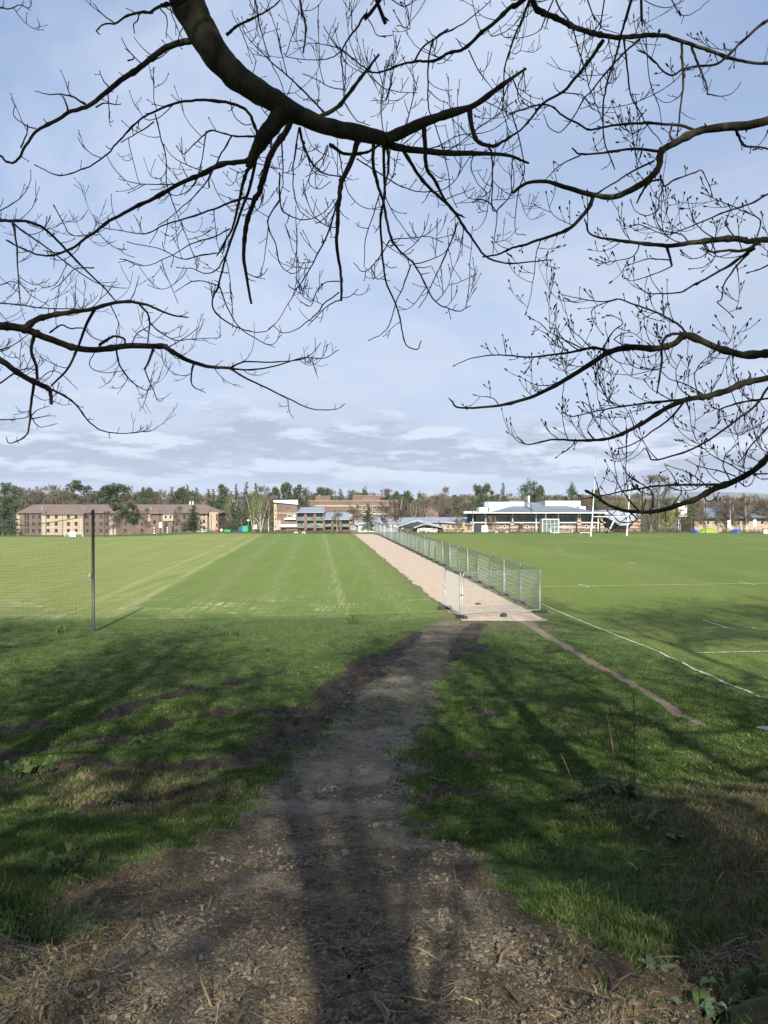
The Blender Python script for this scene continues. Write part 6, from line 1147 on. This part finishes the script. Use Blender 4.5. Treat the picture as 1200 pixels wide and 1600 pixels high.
TREES = [
 ('cypress', 8, 778, 262, 'dense dark conifer at the left edge in front of the hall end', 42), ('pineA', 8, 755, 350, 'dark pine rising at the extreme left above the conifer', 20), ('pineB', 24, 760, 350, 'dark flat topped pine second from the left edge', 26),
 ('bareB', 40, 763, 330, 'grey bare tree directly above the left hip of the hall roof', 30), ('bareA', 58, 761, 335, 'brown bare tree behind the stair window end of the hall', 30), ('bareB', 77, 758, 338, 'tall grey bare tree behind the left part of the tan wall', 34), ('bareA', 98, 764, 330, 'brown bare tree behind the right part of the tan wall', 28), ('bareC', 113, 768, 325, 'olive bare tree just left of the tallest pine behind the hall', 24),
 ('pineC', 128, 752.5, 345, 'tallest pine behind the hall, with an open dark crown', 44), ('bareB', 140, 770, 328, 'grey bare tree tucked under the tallest pine behind the hall', 26), ('pineA', 155, 768, 335, 'small dark pine right of the tallest pine', 22), ('pineB', 182, 758, 350, 'broad dark pine with a wide crown behind the middle of the hall', 62), ('bareD', 202, 768, 330, 'rusty bare tree right of the broad pine behind the hall', 34), ('pineC', 221, 763, 345, 'narrow dark pine above the hall entrance bay', 16), ('pineA', 233, 763, 345, 'pine with a ragged top just right of the entrance bay', 20), ('bareA', 252, 766, 335, 'brown bare tree behind the pale entrance panel', 34),
 ('conB', 269, 763, 340, 'slender spruce behind the hall roof, leftmost of the spruces', 14), ('pineB', 282, 762, 345, 'ragged pine between two spruces behind the hall roof', 20), ('conA', 293, 760, 345, 'tall pointed spruce above the roof vents', 18), ('conA', 307, 764, 342, 'broad spruce right of the roof vents', 22), ('bareD', 318, 776, 325, 'low rusty bare tree above the right hip of the hall roof', 34), ('conB', 326, 766, 345, 'slim spruce above the right end of the hall', 16), ('conB', 333, 766, 346, 'second slim spruce above the right end of the hall', 14), ('pineC', 346, 758, 345, 'tall dark pine past the right end of the hall', 26),
 ('lime', 359, 775, 310, 'light green tree between the hall and the flats', 24), ('conA', 369, 758.5, 345, 'pointed spruce, first right of the tall dark pine', 18), ('conA', 385, 756, 345, 'tallest dark spruce left of the flats', 20), ('conB', 400, 757, 350, 'slim dark spruce with a spiky tip left of the flats', 16), ('bareB', 413, 760, 345, 'grey bare tree behind the yellow birch', 30), ('conA', 364, 786, 275, 'small dark conifer beside the road at the hall end', 22), ('bareD', 352, 806, 262, 'low brown bare tree over the road by the green container', 34), ('bareA', 377, 790, 290, 'brown bare tree behind the blue container', 26),
 ('lime', 397, 768, 300, 'pale green tree behind the birches left of the flats', 24), ('lime', 405.5, 778, 238, 'yellowish birch with pale trunk left of the flats tower', 26), ('birch', 419, 779, 240, 'bare birch with leaning white stems against the flats tower', 18),
 ('pineA', 430, 762, 345, 'dark pine just left of the flats tower roof', 18), ('pineB', 448, 755.5, 345, 'rounded dark pine above the flats tower', 24), ('pineC', 466, 758.5, 345, 'tall dark pine right of the flats tower', 22), ('green', 478, 763, 345, 'dense dark evergreen at the left end of the teaching block', 22), ('bareA', 490, 768, 372, 'brown bare tree behind the left roof box', 22), ('pineA', 501, 762, 372, 'bright green pine above the left roof box', 22), ('pineB', 513, 764, 374, 'pine right above the left roof box', 18), ('bareC', 521, 766, 372, 'olive bare tree between the roof boxes', 16), ('conA', 532, 766, 372, 'cone shaped dark conifer between the two roof boxes', 24), ('bareB', 550, 766, 376, 'grey bare tree behind the right roof box', 24), ('ever', 569, 763, 374, 'rounded dark evergreen above the right roof box', 20), ('bareD', 584, 769, 372, 'low brown bare tree over the dark roof opening', 18), ('bareB', 600, 764, 376, 'wide grey bare tree right of the roof boxes', 34),
 ('conA', 575, 788, 222, 'dark green conifer standing at the far end of the pale path', 24), ('birch', 553, 788, 232, 'brown twigged birch left of the path end conifer', 20), ('birch', 603, 783, 236, 'brown twigged birch at the far end of the fence', 28), ('birch', 622, 776, 240, 'tall birch with a pale crooked stem behind the fence', 26), ('birch', 527, 796, 236, 'thin brown birch in front of the glazed flats wing', 14),
 ('pineC', 622, 769, 350, 'dark pine right of the teaching block', 20), ('pineA', 637, 768, 352, 'dark pine with a broken crown above the low roofs', 18), ('bareC', 656, 769, 345, 'olive bare tree left of the brick gable', 34), ('birchB', 646, 786, 300, 'cluster of white stems left of the brick gable', 22), ('birchB', 659, 788, 305, 'white stemmed birch touching the brick gable', 18), ('bareD', 685, 772, 340, 'rusty brown bare tree right of the brick gable', 36), ('bareB', 694, 761, 350, 'thin grey bare tree rising above its neighbours mid view', 18), ('bareA', 706, 778, 335, 'brown bare tree left of the sports centre roof', 34), ('bareD', 722, 774, 345, 'rusty bare tree behind the left eaves of the sports centre', 30), ('green', 725, 786, 300, 'small dark evergreen under the bare trees by the left eaves', 14),
 ('pineB', 747, 758, 335, 'tall grey green pine left above the sports centre, left stem', 18), ('pineA', 761, 757, 340, 'tall grey green pine left above the sports centre, right stem', 20), ('bareB', 773, 772, 350, 'grey bare tree behind the white clerestory', 26), ('conA', 786, 757, 340, 'spruce with stepped outline above the white clerestory', 20), ('bareC', 797, 770, 345, 'olive bare tree behind the roof flue', 20), ('ever', 829, 751.5, 335, 'large rounded green pine above the sports centre ridge', 40), ('pineC', 847, 760, 340, 'dark pine touching the large rounded one on its right', 22), ('bareB', 873, 774, 350, 'low grey bare tree behind the right clerestory', 26), ('ever', 893, 756.5, 338, 'dense pointed evergreen above the right end of the roof', 24), ('bareA', 915, 773, 345, 'brown bare tree left of the rugby posts', 24), ('pineA', 932, 765, 350, 'dark pine directly behind the left rugby upright', 16), ('bareD', 950, 772, 345, 'rusty bare tree between the rugby uprights', 30), ('bareC', 970, 776, 345, 'olive bare tree just left of the right rugby upright', 26), ('bareB', 1000, 770, 335, 'grey bare tree right of the rugby posts', 30),
 ('bareB', 1030, 742, 300, 'tallest grey bare tree behind the low hanging branch', 52), ('bareC', 1052, 776, 335, 'olive bare tree left of the pale tower', 26), ('green', 1081, 779, 345, 'dark green tree right of the pale tower', 16), ('bareC', 1095, 782, 340, 'olive bare tree right of the pale tower', 30), ('bareD', 1130, 774, 300, 'purple brown birch, first of the row at far right', 26), ('birch', 1142, 775, 296, 'birch with pale stem, second of the far right row', 24), ('bareA', 1156, 776, 300, 'brown bare tree, third of the far right row', 24), ('birch', 1167, 772.5, 298, 'birch with tall pale stem, fourth of the far right row', 24), ('bareC', 1180, 773, 302, 'olive bare tree, fifth of the far right row', 26), ('birch', 1196, 774, 300, 'pale stemmed birch at the right edge of the view', 26), ('bareA', 1212, 775, 305, 'brown bare tree cut off by the right edge', 26),
 ('bareD', 177, 801, 250, 'twiggy brown tree in front of the hall left of the pines', 26), ('pineB', 184, 787, 262, 'dark pine standing in front of the hall middle', 30), ('pineC', 208, 785, 258, 'second dark pine standing in front of the hall middle', 26), ('bareB', 227, 794, 246, 'slim bare tree with pale trunk left of the hall entrance', 18), ('bareB', 278, 791, 246, 'slim bare tree with pale trunk right of the hall entrance', 18), ('conA', 303, 791, 250, 'dark bushy conifer in front of the hall right part', 34), ('bareD', 4, 811, 240, 'low pale branched bare tree at the foot of the left conifer', 22),
 ('birchB', 714, 806, 212, 'white stemmed birches in front of the tan annexe', 22), ('birchB', 771, 806, 208, 'white multi stemmed birch before the sports centre', 26), ('birchB', 734, 817, 205, 'small white birch before the dark doors of the sports centre', 10), ('birchB', 1018, 803, 225, 'white birch left of the yellow bush', 18),
 ('gorse', 1047, 792, 262, 'bright yellow flowering bush behind the olive bushes', 24), ('bareC', 1040, 799, 235, 'olive twiggy bush tree below the yellow bush', 28), ('bareC', 1062, 795, 240, 'olive twiggy tree right of the blue sign', 32), ('bareD', 1080, 800, 238, 'brown twiggy tree left of the lime tent', 28), ('bareD', 1004, 806, 240, 'brown bare tree beside the stone wing of the sports centre', 22), ('bareA', 1100, 800, 250, 'thin brown tree behind the lime tent', 18), ('bareB', 1122, 803, 250, 'thin grey tree right of the lime tent', 16), ('bareA', 1150, 805, 250, 'thin brown tree behind the blue mat', 16),
]
for tr in TREES: far_tree(tr[0], tr[1], tr[2], tr[3], tr[4], tr[5])
# the wood behind everything, one mass
def woodland():
    rg = np.random.default_rng(77); VV = []; FF = []; MI = []; n = 0
    kinds = [(PROTO[k][0][1][1], PSIZE[k][0], mi) for k, mi in (('bareA', 0), ('bareB', 1), ('bareD', 0), ('bareC', 2), ('pineA', 3), ('conA', 4), ('pineC', 3))]
    cache = []
    for me, H, mi in kinds:
        v = np.empty(len(me.vertices) * 3, np.float32); me.vertices.foreach_get('co', v); f = np.empty(len(me.loops), np.int32); me.loops.foreach_get('vertex_index', f); cache.append((v.reshape(-1, 3), f.reshape(-1, 4), H, mi))
    for px in np.arange(-130, 1340, 13):
        for row, Y in ((0, 385), (1, 425)):
            x = px + rg.uniform(-6, 6); w = x < 640
            k = rg.choice(7, p=[.15, .17, .10, .12, .18, .16, .12] if w else [.22, .26, .14, .20, .07, .05, .06]); v, f, H, mi = cache[k]
            top = (771 if x < 480 else 773.5 if x < 1000 else 779) + rg.uniform(-2, 5) - (2 if row and w else 0); P = W(x, top, Y); z = gz(P[0], Y); s = (P[2] - z) / H; a = rg.random() * 6.28; sx = s * rg.uniform(.8, 1.2)
            q = np.stack([v[:, 0] * math.cos(a) - v[:, 1] * math.sin(a), v[:, 0] * math.sin(a) + v[:, 1] * math.cos(a), v[:, 2]], 1) * [sx, sx, s] + [P[0], Y, z]
            VV.append(q); FF.append(f + n); MI += [mi] * len(f); n += len(v)
    o = ob('woodland', mesh_np('woodland', np.concatenate(VV), [np.concatenate(FF)], [M_TWIGB, M_TWIGG, M_TWIGO, M_PINE, M_CONI], False, MI)); tag(o, 'mixed bare and evergreen wood closing the view behind the buildings', 'woodland', kind='stuff')
woodland()
def hedge(px0, px1, py0, Y, label):
    a = W(px0, 830, Y); b = W(px1, 830, Y); L = b[0] - a[0]; z = gz((a[0] + b[0]) / 2, Y); h = W(600, py0, Y)[2] - z; h = max(h, .7); rg = np.random.default_rng(int(px0)); n = int(L * h * 75); C = np.stack([rg.uniform(0, L, n), rg.uniform(-.5, .5, n), rg.random(n) * h], 1)
    C[:, 2] *= (.9 + .25 * (fbm(C[:, 0] * .5, C[:, 0] * 0, 3, 3) - .3)); zz = gz0(a[0] + C[:, 0], np.full(n, Y)) - z; C[:, 2] += zz; t = empty('hedge', (a[0], Y, z), label, 'hedge')
    V, F = leaf_cards(C, .15, rg); ob('foliage', mesh_np('foliage', V, [F], M_HEDGE), t); tb = TB()
    for x in np.arange(.3, L, .8): tb.tube(np.array([(x, 0, -.2), (x + .1, .1, h * .5), (x, 0, h * .85)]), [.04, .03, .01], 3)
    tb.build('stems', M_FBARK, t)
hedge(395, 556, 827, 152, 'clipped brown hedge along the far edge of the field below the flats')
hedge(622, 722, 826.5, 158, 'clipped brown hedge in front of the low pavilion')
hedge(765, 846, 826.8, 178, 'clipped brown hedge left of the sports centre entrance')
hedge(874, 1062, 826, 178, 'long clipped brown hedge behind the rugby posts')
hedge(1128, 1215, 829.5, 190, 'low hedge at the far right edge of the field')
hedge(322, 396, 832, 262, 'low dark hedge beside the road at the hall end')
# ================================================================== PLANTS AND STICKS ON THE BANK
M_DOCK = leaf_mat('dock_leaf', (.032, .055, .015), (.085, .12, .035), scale=8, tl=.25)
M_SILV = leaf_mat('silver_leaf', (.05, .085, .05), (.12, .165, .10), scale=8, tl=.15)
M_STALK = mat('dead_stalk', (.05, .032, .024), (.10, .06, .04), rough=.9, scale=20)
M_STALKP = mat('pale_stalk', (.34, .27, .13), (.26, .20, .10), rough=.9, scale=20)
M_STICK = mat('pale_stick', (.34, .27, .17), (.24, .19, .12), rough=.9, scale=25, bump=.4)
def leaf_blade(mb, base, ang, L, w, rise, seed):
    n = 6; V = []; F = []; d = np.array([math.cos(ang), math.sin(ang), 0]); s = np.array([-math.sin(ang), math.cos(ang), 0])
    for i in range(n + 1):
        t = i / n; c = np.array(base) + d * L * t * .9 + np.array([0, 0, rise * math.sin(t * 2.2) ]) ; ww = w * math.sin(math.pi * min(.97, t * .9 + .06)) ** .8
        V += [c - s * ww + [0, 0, .12 * w], c + [0, 0, -.02 * L], c + s * ww + [0, 0, .12 * w]]
    for i in range(n):
        for k in (0, 1): F.append((3 * i + k, 3 * i + k + 1, 3 * i + k + 4, 3 * i + k + 3))
    mb.add(V, F)
def plant(px, py, label, nl, L, w, rise, m, stalks=(), name='dock_plant', cat='plant', seed=1, spread=.08):
    rg = np.random.default_rng(seed); x, y = p2g(px, py); z = surf([x], [y])[0][0]; t = empty(name, (x, y, z), label, cat); mb = MB()
    for i in range(nl):
        leaf_blade(mb, (rg.normal(0, spread), rg.normal(0, spread), 0), rg.random() * 6.28, L * rg.uniform(.6, 1.15), w * rg.uniform(.7, 1.2), rise * rg.uniform(.5, 1.3), i)
    mb.build('leaves', m, t, True)
    for (dx, dy, h, lean, mm, seeds) in stalks:
        tb = TB(); P = smooth_poly([(dx, dy, 0), (dx + lean * .3, dy, h * .4), (dx + lean * .7 + .01, dy + .02, h * .75), (dx + lean, dy, h)], 5); tb.tube(P, np.linspace(.006, .0022, len(P)), 5)
        if seeds:
            for k in range(46):
                f = rg.uniform(.55, 1); p = P[int(f * (len(P) - 1))]; q = rg.normal(size=3) * .35 + [0, 0, .7]; q /= np.linalg.norm(q); tb.tube(np.array([p, p + q * rg.uniform(.015, .07)]), [.0035, .0018], 3)
        tb.build('stalk', mm, t)
def bank_plants():
    plant(985, 1250, 'broad leaved dock plant with tall dead seed stalks on the right bank', 13, .30, .055, .16, M_DOCK, ((-.02, .02, 1.25, -.28, M_STALK, True), (.06, 0, 1.30, -.03, M_STALK, True), (-.16, -.05, 1.15, -.17, M_STALKP, False), (-.1, .1, .95, -.2, M_STALK, True)), seed=3, spread=.1)
    plant(905, 1258, 'small dock rosette left of the tall seed stalks', 8, .2, .035, .13, M_DOCK, ((-.02, 0, .62, -.22, M_STALKP, False),), seed=5)
    plant(1022, 1310, 'low nettle clump on the right bank below the dock', 16, .12, .03, .10, M_DOCK, seed=6, name='nettle_plant', spread=.14)
    plant(1060, 1335, 'single rounded leaf weed on the right bank', 7, .12, .05, .06, M_DOCK, seed=7, name='weed', spread=.06)
    plant(145, 1462, 'flat silvery green weed patch on bare ground at lower left', 34, .075, .02, .02, M_SILV, seed=8, name='silvery_weed', spread=.10)
    plant(115, 1375, 'leafy green nettle tuft at the edge of the left grass', 30, .09, .028, .07, M_DOCK, seed=9, name='nettle_plant', spread=.13)
    plant(1020, 1530, 'small thistle like rosette near the lower right corner', 12, .10, .018, .03, M_SILV, seed=10, name='thistle_rosette', spread=.03)
    plant(1158, 1580, 'large leaved plant at the foot of the mossy tree', 22, .13, .028, .10, M_DOCK, seed=11, name='leafy_plant', spread=.10)
    plant(1120, 1596, 'bluish leaved plant in the lower right corner', 14, .11, .022, .07, M_SILV, seed=12, name='leafy_plant', spread=.06)
    plant(218, 1165, 'dead brown weed stalk with a leaf tuft on the left bank', 9, .28, .05, .14, M_DOCK, ((0, 0, .95, -.08, M_STALK, True),), seed=13, spread=.07)
    plant(278, 1115, 'second dead brown weed stalk on the left bank', 5, .14, .02, .10, M_DOCK, ((0, 0, .7, .05, M_STALK, True),), seed=14, spread=.05)
    plant(170, 1022, 'dark grass tussock on the left bank behind the ruts', 40, .26, .012, .24, M_GRASS, seed=15, name='grass_tussock', spread=.09)
    plant(552, 974, 'small dark tussock at the edge of the field left of the track', 34, .28, .014, .34, M_GRASS, seed=16, name='grass_tussock', spread=.09); plant(368, 993, 'dark tussock on the bank edge in the middle left', 34, .25, .014, .22, M_GRASS, seed=17, name='grass_tussock', spread=.1); plant(92, 990, 'dark tussock left of the black net post', 34, .28, .014, .28, M_GRASS, seed=18, name='grass_tussock', spread=.1)
    plant(40, 1215, 'dark leafy clump in the mud at the left edge', 20, .2, .05, .16, M_DOCK, seed=19, name='weed', spread=.12)
    plant(30, 1490, 'dark mossy grass clump at the lower left edge', 420, .10, .006, .10, M_GRASS, seed=20, name='grass_tussock', spread=.16)
    plant(855, 1350, 'low green clover patch on the right bank', 70, .06, .014, .04, M_DOCK, seed=22, name='clover_patch', spread=.16); plant(960, 1290, 'creeping weed patch below the dock stalks', 70, .07, .016, .05, M_DOCK, seed=23, name='weed_patch', spread=.18); plant(900, 1425, 'small green tuft beside the stony track on the right', 60, .08, .006, .08, M_GRASS, seed=24, name='grass_tussock', spread=.1); plant(1000, 1440, 'fine grass tuft on the right slope', 70, .12, .005, .10, M_GRASS, seed=25, name='grass_tussock', spread=.12); plant(1180, 1445, 'pale grass tuft by the right edge', 60, .18, .005, .14, M_GRASS, seed=26, name='grass_tussock', spread=.12)
    def stick(a, b, r, label, m=M_STICK, bend=.02, fork=False):
        A = p2g(*a); B_ = p2g(*b); rg = np.random.default_rng(int(a[0])); P = np.array([A + (B_ - A) * t for t in np.linspace(0, 1, 7)]); nn = np.array([-(B_ - A)[1], (B_ - A)[0]]); nn /= np.linalg.norm(nn); P = P + nn * (np.sin(np.linspace(0, math.pi, 7)) * bend)[:, None]
        z = surf(P[:, 0], P[:, 1])[0]; z = np.maximum(z, np.interp(np.arange(7), [0, 3, 6], [z[0], z[3], z[6]])) + r * 1.1; Q = np.column_stack([P, z]); o = Q[0].copy(); t = empty('stick', tuple(o), label, 'stick')
        tb = TB(); tb.tube(smooth_poly(Q - o, 3), np.linspace(r, r * .6, 19) * (1 + .15 * rg.normal(size=19)), 7); tb.build('shaft', m, t)
        tb = TB(); q = Q[3] - o; d = (Q[4] - Q[3]); d = d / np.linalg.norm(d); tb.tube(np.array([q, q + d * .05 + np.append(nn, .2) * .03, q + d * .09 + np.append(nn, .2) * .07]), [r * .6, r * .45, r * .3], 5); tb.build('side_twig', m, t)
    stick((670, 1215), (708, 1222), .012, 'pale bent stick lying on the grass right of the track', bend=.04); stick((545, 1535), (580, 1505), .009, 'dark twig lying on the track near the bottom, left one', M_STALK); stick((565, 1528), (585, 1510), .008, 'dark twig lying on the track near the bottom, right one', M_STALK); stick((625, 1560), (740, 1566), .006, 'long pale straw like stick across the track bottom'); stick((590, 1582), (606, 1598), .008, 'short pale stick at the bottom middle of the track')
    stick((138, 1545), (185, 1541), .006, 'pale stick lying on brown litter at lower left'); stick((170, 1260), (205, 1252), .008, 'pale twig on the muddy straw left of the track', bend=.06); stick((985, 1480), (1090, 1425), .008, 'thin brown stick on the straw slope at right', M_STALK); stick((955, 1575), (968, 1555), .011, 'grey forked stick in the litter at lower right', M_STALK, .01); stick((85, 1048), (112, 1045), .012, 'whitish stick on the far left bank')
bank_plants()
# ================================================================== AIR
def haze():
    m = bpy.data.materials.new('haze'); m.use_nodes = True; nt = m.node_tree; nt.nodes.clear(); out = nt.nodes.new('ShaderNodeOutputMaterial'); v = nt.nodes.new('ShaderNodeVolumePrincipled'); nt.links.new(v.outputs[0], out.inputs['Volume'])
    v.inputs['Color'].default_value = (.80, .88, 1, 1); v.inputs['Density'].default_value = 0.00009; v.inputs['Anisotropy'].default_value = .1
    o = MB().box(-32000, 32000, -90, 32000, -40, 160).build('haze', m); tag(o, kind='stuff')
haze()
